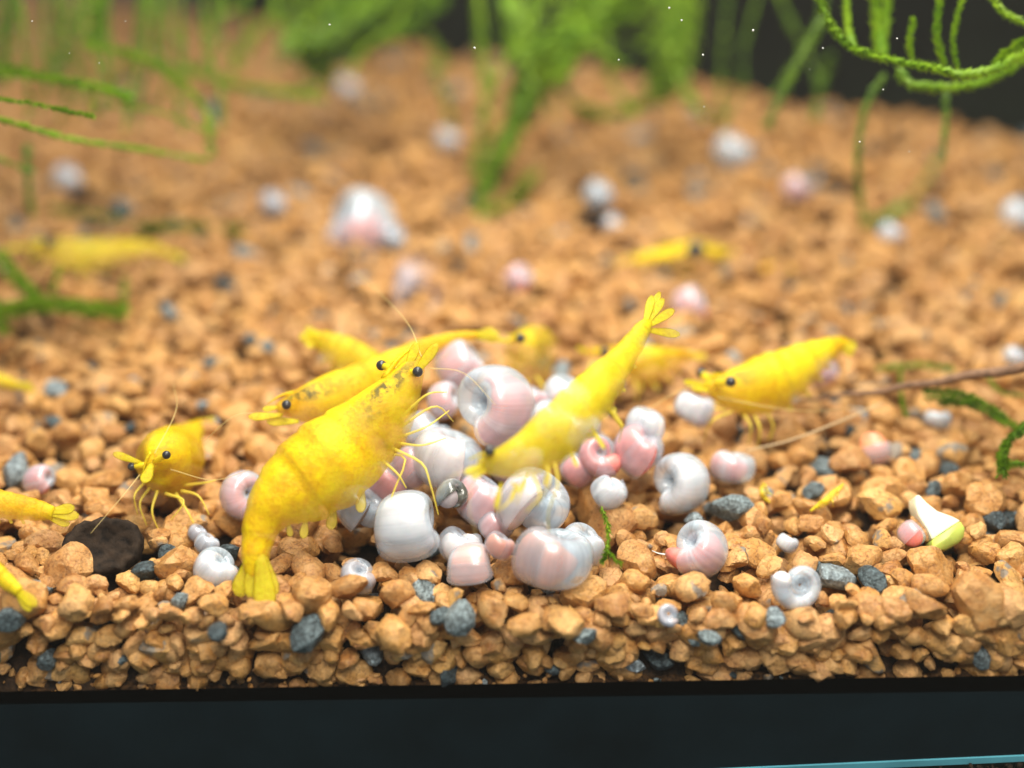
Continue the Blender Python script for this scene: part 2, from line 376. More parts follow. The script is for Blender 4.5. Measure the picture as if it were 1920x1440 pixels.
# ------------------------------------------------------------------ snails
SNAILS = []                       # (centre, radius) for keeping the gravel out of the shells
def snail(px, py, D, t, axis, ap, label, width=0.72, a=0.455, W=1.75, s=1, ext=0.5, shell=None, flesh=None, fill=0.75, blush=None, feelers=False, bury=0.0, turns=3.0, group='pale ramshorn snails on the gravel'):
    shell = shell or M_pearl; flesh = flesh or M_blush
    if blush is None: blush = {M_pink: 0.26, M_orange: 0.30, M_blush: 0.04}.get(flesh, 0.0)
    if t == 'g':
        r = D / 2 / F * 10
        for _ in range(6):
            z = 0.06 + r * (0.92 - 2 * bury); t = tground(py, z); r = D / 2 / F * t
    r = D / F * t / (1 + W ** -0.5)
    c = P(px, py, t)
    ax = CV(*axis); e1 = CV(*ap); e1 = (e1 - ax * e1.dot(ax)).normalized(); e2 = ax.cross(e1) * s
    SNAILS.append((c, D / 2 / F * t, bury))
    c = c - e1 * (r * (1 - W ** -0.5) / 2)
    root = tag(empty('ramshorn_snail', c), label, 'snail', group)
    Rc = 1 - a
    def ring(th, sc_, seg, flare=1.0):
        g = W ** (th / (2 * math.pi)); o = (e1 * math.cos(th) + e2 * math.sin(th)); out = []
        for k in range(seg):
            an = 2 * math.pi * k / seg
            ca, sa = math.cos(an), math.sin(an)
            ca = math.copysign(abs(ca) ** 0.9, ca); sa = math.copysign(abs(sa) ** 0.9, sa)
            out.append((o * (Rc + a * ca * sc_ * flare) + ax * (width * sa * sc_ * flare)) * (g * r))
        return out
    seg = 24; v = []; f = []; al = []; lip = []; blu = []
    ths = np.linspace(-turns * 2 * math.pi, 0, int(turns * 30))
    rings = [(th, 1.0, 1.03 if th > -0.05 else 1.0) for th in ths] + [(0.012, 0.985, 1.03), (0.0, 0.95, 1.0), (-0.35, 0.93, 1.0), (-0.8, 0.93, 1.0)]
    for th, q, fl in rings:
        v += ring(th, q, seg, fl); al += [th / 6.283] * seg; lip += [max(0.0, 1 + th / 0.9)] * seg; q_ = min(1, max(0, 1 + th / (fill * 6.0))); blu += [q_ * q_ * (3 - 2 * q_) * blush] * seg
    for i in range(len(rings) - 1):
        for k in range(seg): f.append((i * seg + k, i * seg + (k + 1) % seg, (i + 1) * seg + (k + 1) % seg, (i + 1) * seg + k))
    me = mesh('shell', v, f); fattr(me, 'along', [x + px * 0.37 for x in al]); fattr(me, 'lip', lip); fattr(me, 'blush', blu)
    link('shell', me, shell, root)
    # soft body: fills the last part of the whorl and comes out of the aperture
    v = []; f = []; sg = 16
    n0 = 22
    for th in np.linspace(-fill * 2 * math.pi, 0, n0):
        q = 0.84 * min(1.0, 0.25 + 1.6 * (th + fill * 2 * math.pi) / (fill * 2 * math.pi))
        v += ring(th, q, sg)
    o = e1
    last = [Vector(p) for p in v[-sg:]]; cen = sum(last, Vector()) / sg
    ne = 8
    for j in range(1, ne + 1):
        u = j / ne; q = max(0.04, (1 - 0.25 * u) * math.sqrt(max(0.0, 1 - u ** 3.2)))
        sh = e2 * (ext * r * u) - e1 * (0.10 * ext * r * u * u)
        v += [cen + (p - cen) * q + sh for p in last]
    nr = n0 + ne
    for i in range(nr - 1):
        for k in range(sg): f.append((i * sg + k, i * sg + (k + 1) % sg, (i + 1) * sg + (k + 1) % sg, (i + 1) * sg + k))
    f.append(tuple(range(sg))[::-1]); f.append(tuple((nr - 1) * sg + k for k in range(sg)))
    bd = link('body', mesh('body', v, f), flesh, root)
    if feelers:
        tip = cen + e2 * (ext * r * 0.9)
        for q in (-1, 1):
            pts = [c + tip + ax * (q * 0.12 * r), c + tip + ax * (q * 0.22 * r) + e2 * 0.25 * r + e1 * 0.05 * r, c + tip + ax * (q * 0.36 * r) + e2 * 0.42 * r - UPV * 0.05 * r]
            tube('tentacle', spline(pts, 7), np.linspace(0.035, 0.012, 7) * r, M_blush, root, 5)
    return root

S = snail
# the heap
S(866, 688, 104, 10.9, (.75, .55, .3), (-.2, -.9, .3), 'smooth white snail at the top back of the heap with a pink underside', flesh=M_pink, width=.75, ext=.2)
S(923, 763, 158, 10.05, (-.60, -.02, .80), (.45, -.80, -.3), 'largest pearly snail on top of the heap with an open dark hollow in its side', width=.74, a=.40, W=1.7, flesh=M_pink, fill=.5, ext=.15, s=-1)
S(836, 752, 74, 10.6, (.8, .2, .5), (-.2, -.9, .3), 'small pinkish snail squeezed behind the left side of the big hollow snail', flesh=M_pink, width=.7, ext=.1)
S(1066, 744, 98, 10.9, (.35, .8, .4), (.5, -.8, .3), 'white snail at the back of the heap behind the diving shrimp', width=.7, flesh=M_blush)
S(1000, 748, 62, 10.7, (.4, .8, .3), (.5, -.8, .2), 'tiny pink tinged snail just right of the big hollow snail', flesh=M_pink, width=.7, shell=M_glassy)
S(1036, 788, 84, 10.4, (.5, .7, .4), (.3, -.9, .2), 'white snail half hidden under the diving shrimp in mid heap', width=.7)
S(850, 862, 160, 9.9, (.25, .93, .25), (.2, -.3, .9), 'broad bright white snail in the middle of the heap below the shrimp heads', width=.60, flesh=M_blush, blush=.3, ext=.1, fill=.6)
S(906, 938, 112, 9.72, (.5, .8, .2), (.1, -.6, .7), 'rosy translucent snail under the broad white one', flesh=M_pink, width=.7, shell=M_glassy)
S(849, 930, 66, 9.45, (.6, .6, .5), (.4, .5, .7), 'small dark olive snail wedged at the centre of the heap', shell=M_dim, flesh=M_dusk, width=.7)
S(683, 958, 112, 9.72, (.55, .80, .30), (-.5, -.8, .3), 'grey translucent snail with a bright crest left of the pearly barrel snail', shell=M_glassy, flesh=M_dusk, width=.55, ext=.1)
S(766, 988, 136, 9.35, (.96, .12, .22), (-.2, -.9, .35), 'pearly barrel shaped snail at the front left of the heap', width=.78, flesh=M_blush, ext=.15)
S(462, 930, 100, 9.95, (.55, .0, .83), (.3, -.95, .1), 'pearl and pink snail lying just left of the big shrimp', flesh=M_pink, width=.66, fill=.9)
S(1004, 950, 152, 9.5, (.50, .72, .42), (-.7, -.6, .3), 'large glossy white snail under the legs of the diving shrimp', width=.70, flesh=M_blush, blush=.35, ext=.1, fill=.5)
S(861, 1022, 92, 9.45, (.6, .75, .2), (.3, -.5, -.6), 'dusky lilac translucent snail low in the heap between two white ones', shell=M_thin, flesh=M_blush, width=.66)
S(884, 1066, 96, 'g', (.97, .1, .15), (-.1, -.5, .85), 'small barrel snail at the very front of the heap with orange flesh', width=.80, flesh=M_orange, ext=.1)
S(938, 1022, 58, 9.1, (.5, .8, .3), (.5, -.6, .2), 'tiny glassy snail with orange flesh perched on the front barrel snail', shell=M_thin, flesh=M_orange, width=.7, ext=.9)
S(1034, 1040, 156, 9.1, (.16, .94, .28), (-.95, -.1, .3), 'long cream coloured snail lying on its edge at the front of the heap', width=.63, flesh=M_orange, ext=.05, fill=.35, s=-1, shell=M_pearl)
S(1095, 1022, 92, 9.4, (.3, .75, .5), (.6, -.7, .3), 'white snail tucked behind the right end of the long cream snail', width=.75)
S(1138, 920, 78, 9.85, (.75, .62, .2), (-.5, -.5, -.5), 'small lilac white snail behind the tan stones right of the heap', width=.75)
S(1130, 856, 92, 10.1, (.05, .15, .98), (.5, -.8, .2), 'translucent brownish pink snail with a bead like middle', shell=M_thin, flesh=M_pink, width=.62, W=2.2, fill=.9)
S(1204, 846, 112, 10.15, (.45, .75, .45), (-.2, -.8, .5), 'pink red snail with exposed flesh at the right of the heap', shell=M_thin, flesh=M_pink, width=.7, ext=.3, fill=.9)
S(1216, 800, 88, 10.35, (.25, .90, .3), (.2, -.3, .9), 'white snail with a clear lip line on top of the pink red one', width=.72, flesh=M_blush)
S(1270, 907, 120, 'g', (-.72, -.05, .69), (-.3, -.9, .1), 'round pearl grey snail with a notch like hole on its left side', width=.72, a=.43, flesh=M_blush, fill=.6, ext=.3, s=-1)
S(1372, 873, 88, 'g', (.12, .95, .25), (-.95, -.1, .2), 'pale snail on edge right of the pearl grey one, pink flesh showing', width=.60, flesh=M_pink, ext=.6, s=-1, fill=.4)
S(1302, 765, 78, 10.7, (.4, .85, .2), (.5, -.8, .2), 'nearly clear little snail under the face of the right hand shrimp', shell=M_thin, flesh=M_blush, width=.7)
S(1307, 1030, 112, 'g', (-.62, .42, .66), (-.45, -.85, .25), 'pearly snail alone at front right with its red foot stretched to the left', width=.74, a=.43, flesh=M_pink, ext=.95, feelers=True, fill=.45, s=-1)
S(1493, 1094, 104, 'g', (.28, -.12, .95), (-.9, .3, .1), 'pale flat snail showing its spiral at the front right', width=.34, a=.32, W=1.9, shell=M_pearl, flesh=M_blush, ext=.25, turns=4.0, s=-1)
S(1476, 1018, 42, 'g', (.5, .8, .2), (.5, -.8, .2), 'tiny white snail up the gravel from the spiral snail', width=.7)
S(676, 1080, 76, 'g', (.2, .7, .7), (.5, -.8, .2), 'grey violet snail half sunk between stones under the big shrimp', shell=M_thin, flesh=M_dusk, width=.6, bury=.12)
S(390, 1020, 50, 'g', (.5, .8, .2), (.5, -.8, .2), 'tiny glassy snail beside the grey stone at left', shell=M_glassy, flesh=M_dusk, width=.7)
S(410, 1068, 92, 'g', (.5, .7, .5), (.5, -.8, .2), 'white snail buried to its dome left of the big shrimp tail', width=.7, bury=.2)
S(76, 902, 62, 'g', (.9, .2, .4), (-.5, -.7, .3), 'small pinkish snail near the left edge beside a grey stone', shell=M_glassy, flesh=M_pink, width=.8)
S(1255, 1154, 46, 'g', (.05, .2, .98), (.3, -.9, .2), 'tiny clear snail with a dark pit in the front rows of stones', shell=M_thin, flesh=M_dusk, width=.45, a=.34)
S(1640, 842, 68, 'g', (.9, .3, .3), (-.95, -.1, .2), 'blurred white snail with salmon flesh right of the heap', flesh=M_orange, width=.8, ext=.8, s=-1)
S(1712, 1004, 60, 'g', (.6, .7, .3), (-.7, -.6, .2), 'pinkish snail behind the pale vegetable piece', shell=M_thin, flesh=M_pink, width=.7, ext=.6)
S(1758, 786, 52, 'g', (.2, .95, .2), (.9, -.3, .2), 'bright white little snail below the brown twig at right', width=.6)
S(372, 1000, 40, 'g', (.5, .8, .2), (.4, -.8, .3), 'tiny clear snail at the feet of the front facing shrimp', shell=M_thin, flesh=M_dusk, width=.7)
S(776, 876, 84, 9.95, (.7, .6, .3), (.3, -.8, .4), 'pale pink snail at the left end of the broad bright white one', width=.74, shell=M_glassy, flesh=M_pink, ext=.2)
S(962, 862, 112, 10.3, (.6, .7, .3), (-.3, -.8, -.4), 'white snail deep in the heap under the big hollow snail', width=.74, flesh=M_pink, ext=.1)
S(800, 812, 92, 10.45, (.7, .6, .3), (.3, -.8, -.4), 'glassy pale snail behind the front legs of the largest shrimp', width=.74, shell=M_glassy, ext=.1)
S(1082, 806, 88, 10.5, (.4, .85, .3), (.3, -.8, -.4), 'glassy pale snail seen under the belly of the diving shrimp', width=.74, shell=M_glassy, ext=.1)
S(728, 905, 96, 10.0, (.6, .7, .3), (.3, -.8, -.4), 'faint pinkish snail between the largest shrimp and the broad white snail', width=.74, shell=M_thin, flesh=M_pink, ext=.1)
S(930, 985, 70, 9.6, (.6, .7, .3), (.3, -.8, -.4), 'rosy little snail in the gap low in the middle of the heap', width=.74, shell=M_glassy, flesh=M_pink, ext=.2)
S(1085, 880, 74, 10.2, (.6, .7, .3), (.3, -.8, -.4), 'little translucent snail left of the one with the bead like middle', width=.74, shell=M_thin, flesh=M_pink, ext=.1)
# further back
S(672, 425, 142, 15.9, (-.75, .25, .6), (-.3, -.9, .2), 'large white snail far behind the heap standing on its red foot', width=.74, flesh=M_pink, blush=.1, ext=.6, fill=.3, s=-1)
S(740, 445, 52, 'g', (.6, .3, .7), (.5, -.8, .2), 'bluish small snail leaning on the large far white one', shell=M_glassy, flesh=M_dusk, width=.7)
S(1125, 366, 62, 'g', (.5, .6, .6), (.2, -.9, .2), 'bright white snail on a dark stone in the middle distance', flesh=M_dusk, width=.7)
S(1152, 422, 42, 'g', (.5, .3, .8), (.5, -.8, .2), 'tiny greenish white snail below the bright one on the dark stone', width=.7, shell=M_glassy)
S(1296, 572, 72, 13.7, (.7, .4, .5), (-.3, -.9, .2), 'white snail with a dark red foot behind the raised shrimp tail', flesh=M_pink, width=.75, ext=.9)
S(975, 524, 60, 'g', (.6, .4, .6), (-.5, -.8, .2), 'blue grey snail with a pink foot behind the heap', shell=M_glassy, flesh=M_pink, width=.7, ext=.6)
S(1376, 284, 76, 'g', (.4, .6, .6), (.5, -.8, .2), 'blurred white snail under the hanging moss strand', width=.7)
S(1495, 352, 58, 'g', (.7, .4, .5), (.9, -.4, .2), 'blurred pale snail with a reddish foot in the far right gravel', flesh=M_pink, width=.7, ext=1.1, s=1)
S(842, 262, 52, 'g', (.4, .6, .6), (.5, -.8, .2), 'faint pale snail beside the foot of the far green plant', flesh=M_blush, width=.7, shell=M_thin)
S(655, 165, 48, 'g', (.4, .6, .6), (.5, -.8, .2), 'faintest pinkish snail at the far edge of the gravel', flesh=M_blush, width=.7, shell=M_thin)
S(1912, 402, 66, 'g', (.4, .3, .8), (.5, -.8, .2), 'blurred pink white snail cut by the right edge', width=.7, flesh=M_blush)
S(1672, 438, 50, 'g', (.5, .6, .5), (.5, -.8, .2), 'pale pinkish snail by the far small moss patch at right', shell=M_glassy, flesh=M_blush, width=.7)
S(130, 335, 60, 'g', (.5, .6, .5), (.5, -.8, .2), 'pale snail in the far left gravel below the fronds', width=.7, shell=M_thin)
S(515, 382, 56, 'g', (.5, .6, .5), (.5, -.8, .2), 'grey white snail left of the large far one', width=.7, flesh=M_dusk, shell=M_thin)
S(1548, 696, 60, 'g', (.7, .4, .5), (-.5, -.8, .2), 'reddish pale snail behind the belly of the right hand shrimp', flesh=M_pink, width=.75, shell=M_glassy)
S(1905, 668, 44, 'g', (.4, .6, .6), (.5, -.8, .2), 'little white snail at the right edge above the twig', width=.7)

# ------------------------------------------------------------------ gravel stones
def rock_dirs(sub, k, seed, cracks=0.05):
    d, f = ico(sub); r_ = np.random.default_rng(seed)
    n = r_.normal(size=(k, 3)); n /= np.linalg.norm(n, axis=1)[:, None]
    h = r_.uniform(0.62, 1.0, k)
    dots = np.maximum(d @ n.T, 0.02)
    q = h / dots
    p = 34.0
    rad = (np.sum(np.minimum(q, 8) ** -p, axis=1) + 1.15 ** -p) ** (-1 / p)
    v = d * rad[:, None]
    if sub >= 3:
        o = r_.uniform(0, 50, 3)
        for i in range(len(v)):
            w = Vector(v[i] * 2.6 + o)
            v[i] *= 1 + cracks * (mnoise.fractal(w, 1.0, 2.0, 3) ) 
    s = np.array([1.0, r_.uniform(.60, .92), r_.uniform(.48, .76)])
    v = v * s
    v /= np.abs(v).max()
    return v, f
LIB3 = [rock_dirs(3, 8, 100 + i, 0.09) for i in range(28)]
LIB2 = [rock_dirs(2, 8, 300 + i) for i in range(20)]
LIB1 = [rock_dirs(1, 8, 500 + i) for i in range(16)]

# ballistic deposition on a height map
cell = 0.05
hx0, hy0 = -16.0, YG
HW = int(30 / cell); HH = int(27 / cell)
hm = np.full((HH, HW), -0.20)
yy = hy0 + (np.arange(HH) + 0.5) * cell
hm += (-0.42 * np.exp(-(yy - YG) / 0.30))[:, None]
def visible_xy(x, y):
    fw = y * CP + H * SP
    if abs(x) > 0.414 * fw * 1.10 + 0.5: return False
    return (Vector((x, y, 0)) - WALL0).dot(WALLN) < -0.05
stones = []
def drop(x, y, r, flat=0.72):
    best = None
    for k in range(3):
        xx, y2 = x + rng.uniform(-.5, .5) * r, max(YG + r * 0.72, y + rng.uniform(-.5, .5) * r)
        i0, i1 = int((y2 - r * .62 - hy0) / cell), int((y2 + r * .62 - hy0) / cell) + 1
        j0, j1 = int((xx - r * .62 - hx0) / cell), int((xx + r * .62 - hx0) / cell) + 1
        i0 = max(i0, 0); j0 = max(j0, 0)
        if i1 >= HH or j1 >= HW: return
        z = float(hm[i0:i1, j0:j1].mean()) * 0.5 + float(hm[i0:i1, j0:j1].max()) * 0.5
        if best is None or z < best[0]: best = (z, xx, y2, i0, i1, j0, j1)
    z, xx, y2, i0, i1, j0, j1 = best
    if z > 0.12: return
    zc = z + r * flat * 0.52
    hm[i0:i1, j0:j1] = np.maximum(hm[i0:i1, j0:j1], zc + r * flat * 0.55)
    stones.append([xx, y2, zc, r])
n_try = 0
for zone, (ya, yb, dens) in enumerate(((YG, YG + 0.6, 330), (YG + 0.2, 11.5, 78), (11.5, 16, 58), (16, 34, 34))):
    area_ = (yb - ya) * 30
    for _ in range(int(area_ * dens)):
        x, y = rng.uniform(-16, 14), rng.uniform(ya, yb)
        if not visible_xy(x, y): continue
        r = float(np.clip(rng.lognormal(math.log(0.104), 0.33), 0.05, 0.20))
        if y > 16: r *= 1.25
        drop(x, y, r)
# the rows pressed against the front pane
for zr in (-0.56, -0.47, -0.38, -0.29, -0.20, -0.11):
    x = -4.9
    while x < 4.9:
        r = float(np.clip(rng.lognormal(math.log(0.10), 0.3), 0.05, 0.16)) * (0.8 if zr < -0.5 else 1)
        if rng.random() < (0.22 if zr < -0.5 else 0.5 if zr < -0.42 else 0.92): stones.append([x, YG + r * .72 + rng.uniform(0, .05), zr + 0.0165 * x + rng.normal(0, .03), r])
        x += r * rng.uniform(1.35, 2.0)
# fill the front seam with small stones and grit
for _ in range(200):
    x = rng.uniform(-4.6, 4.6); r = rng.uniform(0.012, 0.05)
    z = ZB + rng.uniform(0.01, 0.20); stones.append([x, YG + r * .8 + rng.uniform(0, .12), z, r])
for _ in range(420):
    x = rng.uniform(-4.7, 4.7); r = rng.uniform(0.010, 0.032)
    stones.append([x, YG + 0.03 + rng.uniform(0, .05), -0.60 + 0.0165 * x + abs(rng.normal(0, .05)), r])
stones = np.array(stones)
# keep stones out of the shells
keep = np.ones(len(stones), bool)
for c, r, bury in SNAILS:
    dd = np.linalg.norm(stones[:, :3] - np.array(c), axis=1)
    keep &= dd > (r * (0.9 if bury == 0 else 0.5) + stones[:, 3] * 0.55)
CHIP = G(198, 1046, 0.10)
keep &= np.linalg.norm(stones[:, :3] - np.array(CHIP), axis=1) > 0.30
for vx, vy in ((1765, 1005), (1785, 1015), (1745, 985)):
    keep &= np.linalg.norm(stones[:, :3] - np.array(P(vx, vy, 9.55)), axis=1) > 0.20
stones = stones[keep]
# the stones that stand out in the photograph: (px, py, half size in px, grey)
SPECIAL = [(860, 1154, 44, 1), (318, 1040, 36, 1), (272, 1075, 34, 1), (1866, 977, 36, 1), (1452, 1160, 30, 1), (577, 1190, 50, 1), (690, 1222, 40, 1),
           (1097, 1194, 36, 1), (410, 1184, 32, 1), (1858, 1118, 26, 1), (30, 880, 42, 1), (20, 1160, 34, 1), (1108, 945, 42, 0), (1085, 895, 30, 0),
           (740, 1185, 44, 0), (928, 1146, 38, 0), (985, 1170, 42, 0), (1065, 1168, 44, 0), (735, 1010, 40, 0), (1205, 975, 42, 0), (1420, 1040, 44, 0),
           (1200, 910, 26, 0), (1750, 918, 22, 1), (1525, 918, 28, 1), (1300, 975, 24, 1), (395, 795, 24, 1), (165, 690, 20, 1), (250, 718, 17, 1), (380, 760, 16, 1), (1240, 1235, 44, 1), (1330, 1195, 36, 1),
           (340, 1128, 24, 1), (430, 1075, 22, 1)]
sp = []
for px, py, hw, g in SPECIAL:
    z = 0.12 if py < 1185 else 0.02
    p = G(px, py, z) if py < 1200 else Vector(((px - 960) / F * 8.95, YG + 0.16, H - (YG + 0.16) / (CP - (py - 720) / F * SP) * (SP + (py - 720) / F * CP)))
    t = (p - CAM).dot(FWD); sp.append([p.x, p.y, p.z, hw / F * t * (0.82 if g else 0.95), g])
sp = np.array(sp)
keep = np.ones(len(stones), bool)
for s in sp: keep &= np.linalg.norm(stones[:, :3] - s[:3], axis=1) > s[3] * 0.62 + stones[:, 3] * 0.45
stones = np.vstack([sp, np.column_stack([stones[keep], (rng.random(keep.sum()) < 0.045).astype(float)])])
# which stones show largest: splat discs into a small depth buffer
BW, BH = 480, 360
zb = np.full((BH, BW), 1e9); ib = np.full((BH, BW), -1)
rel = stones[:, :3] - np.array(CAM)
tt = rel @ np.array(FWD); uu = (rel @ np.array(RGT)) / tt * F / 4 + BW / 2; ww = -(rel @ np.array(UPV)) / tt * F / 4 + BH / 2; rr = stones[:, 3] / tt * F / 4 * 0.85
for i in range(len(stones)):
    x0, x1 = int(max(0, uu[i] - rr[i])), int(min(BW, uu[i] + rr[i] + 1)); y0, y1 = int(max(0, ww[i] - rr[i] * .7)), int(min(BH, ww[i] + rr[i] * .7 + 1))
    if x0 >= x1 or y0 >= y1: continue
    sub = zb[y0:y1, x0:x1]; mk = sub > tt[i] - stones[i, 3] * .5
    sub[mk] = tt[i] - stones[i, 3] * .5; ib[y0:y1, x0:x1][mk] = i
cnt = np.bincount(ib[ib >= 0], minlength=len(stones))
cnt[:len(sp)] += 10000
order = np.argsort(-cnt)
solo = order[:300]; rest = order[300:]
def rand_rot(tilt):
    return Matrix.Rotation(rng.uniform(0, 6.283), 3, 'Z') @ Matrix.Rotation(rng.normal(0, tilt), 3, 'X') @ Matrix.Rotation(rng.normal(0, tilt), 3, 'Y')
lib_me = []
for v, f in LIB3:
    for mm in (M_clay, M_grey):
        me = mesh('stone', v, f.tolist()); me.materials.append(mm); me.polygons.foreach_set('use_smooth', [True] * len(me.polygons)); me.set_sharp_from_angle(angle=math.radians(27)); lib_me.append(me)
for i in solo:
    x, y, z, r, g = stones[i]
    o = bpy.data.objects.new('stone', lib_me[int(rng.integers(28)) * 2 + int(g)])
    o.parent = bed
    k = r * rng.uniform(0.98, 1.18)
    o.matrix_basis = Matrix.Translation((x, y, z)) @ (rand_rot(0.38) @ Matrix.Diagonal((k, k, k))).to_4x4()
    C.objects.link(o)
# everything else in one object
VV = []; FF = []; RN = []; MI = []; off = 0
for i in rest:
    x, y, z, r, g = stones[i]
    seen = cnt[i] > 0
    lib = LIB3 if (tt[i] < 9.6 and cnt[i] > 60) else (LIB2 if (tt[i] < 13 and seen) else LIB1)
    v, f = lib[int(rng.integers(len(lib)))]
    R = np.array(rand_rot(0.38)); w = (v * (r * 1.08)) @ R.T + np.array([x, y, z])
    VV.append(w); FF.append(f + off); off += len(v); RN.append(np.full(len(v), rng.random())); MI.append(np.full(len(f), int(g)))
VV = np.vstack(VV); FF = np.vstack(FF); RN = np.concatenate(RN); MI = np.concatenate(MI)
me = bpy.data.meshes.new('gravel')
me.vertices.add(len(VV)); me.vertices.foreach_set('co', VV.astype(np.float32).ravel())
me.loops.add(len(FF) * 3); me.loops.foreach_set('vertex_index', FF.astype(np.int32).ravel())
me.polygons.add(len(FF)); me.polygons.foreach_set('loop_start', np.arange(0, len(FF) * 3, 3, dtype=np.int32))
me.materials.append(M_clay); me.materials.append(M_grey)
me.polygons.foreach_set('material_index', MI.astype(np.int32)); me.polygons.foreach_set('use_smooth', np.ones(len(FF), bool))
me.update(); me.validate(); me.set_sharp_from_angle(angle=math.radians(30)); fattr(me, 'rnd', RN)
gv = bpy.data.objects.new('gravel', me); C.objects.link(gv); gv.parent = bed; gv['kind'] = 'stuff'
print('stones', len(stones), 'tris', len(FF))

# dark round chip among the stones
vs = []; fs = []; nn = 40
ax = CV(.22, .40, .89); ex = CV(1, 0, -.1); ex = (ex - ax * ex.dot(ax)).normalized(); ey = ax.cross(ex)
LAY = ((-.10, .70), (-.08, .92), (-.02, 1.0), (.05, .97), (.075, .86), (.045, .70), (.02, .50), (.01, .28), (.005, .03))
for hz, k in LAY:
    for i in range(nn):
        an = 2 * math.pi * i / nn
        q = 0.275 * k * (1 + 0.10 * math.sin(2 * an + 1) + 0.20 * k * mnoise.noise((math.cos(an) * 2.2, math.sin(an) * 2.2, 4)) + 0.10 * k * mnoise.noise((math.cos(an) * 6, math.sin(an) * 6, hz * 20)))
        vs.append(ex * math.cos(an) * q + ey * math.sin(an) * q * 0.92 + ax * (hz + 0.02 * mnoise.noise((math.cos(an) * k * 4, math.sin(an) * k * 4, 9))))
for l in range(len(LAY) - 1):
    for i in range(nn): fs.append((l * nn + i, l * nn + (i + 1) % nn, (l + 1) * nn + (i + 1) % nn, (l + 1) * nn + i))
fs.append(tuple(range(nn))[::-1]); fs.append(tuple((len(LAY) - 1) * nn + k for k in range(nn)))
M_chip, nt_, b_ = simple('dark_chip', (0.024, 0.015, 0.009), 0.8, 0.15, noise=0.8, scale=14, bump=0.9)
ch = link('leaf_disc', mesh('leaf_disc', vs, fs), M_chip); ch.location = CHIP + Vector((0, 0, 0.10))
tag(ch, 'dark brown ragged hollow disc lying among the stones below the front facing shrimp', 'leaf disc')

# ------------------------------------------------------------------ shrimps
def plate(name, base, tip, normal, wid, thick, m, parent, curl=0.0):
    """leaf shaped flap with thickness"""
    o = parent.location; d = tip - base; L = d.length; d = d.normalized(); n = (normal - d * normal.dot(d)).normalized(); s = d.cross(n)
    v = []; f = []; nu, nk = 9, 8
    for i in range(nu):
        u = i / (nu - 1); w = wid * (0.42 + 0.58 * min(1, u / 0.65)) * (1 if u < 0.7 else math.sqrt(max(0.05, 1 - ((u - 0.7) / 0.32) ** 2)))
        p = base - o + d * (L * u) + n * (curl * L * u * u)
        for k in range(nk):
            an = 2 * math.pi * k / nk
            v.append(p + s * (w * math.cos(an)) + n * (thick * math.sin(an) * (1 - 0.6 * u)))
    for i in range(nu - 1):
        for k in range(nk): f.append((i * nk + k, i * nk + (k + 1) % nk, (i + 1) * nk + (k + 1) % nk, (i + 1) * nk + k))
    f.append(tuple(range(nk))[::-1]); f.append(tuple((nu - 1) * nk + k for k in range(nk)))
    me = mesh(name, v, f); fattr(me, 'opac', [1.0 - 0.25 * (i // nk) / nu for i in range(len(v))]); fattr(me, 'organ', [0.0] * len(v))
    return link(name, me, m, parent)

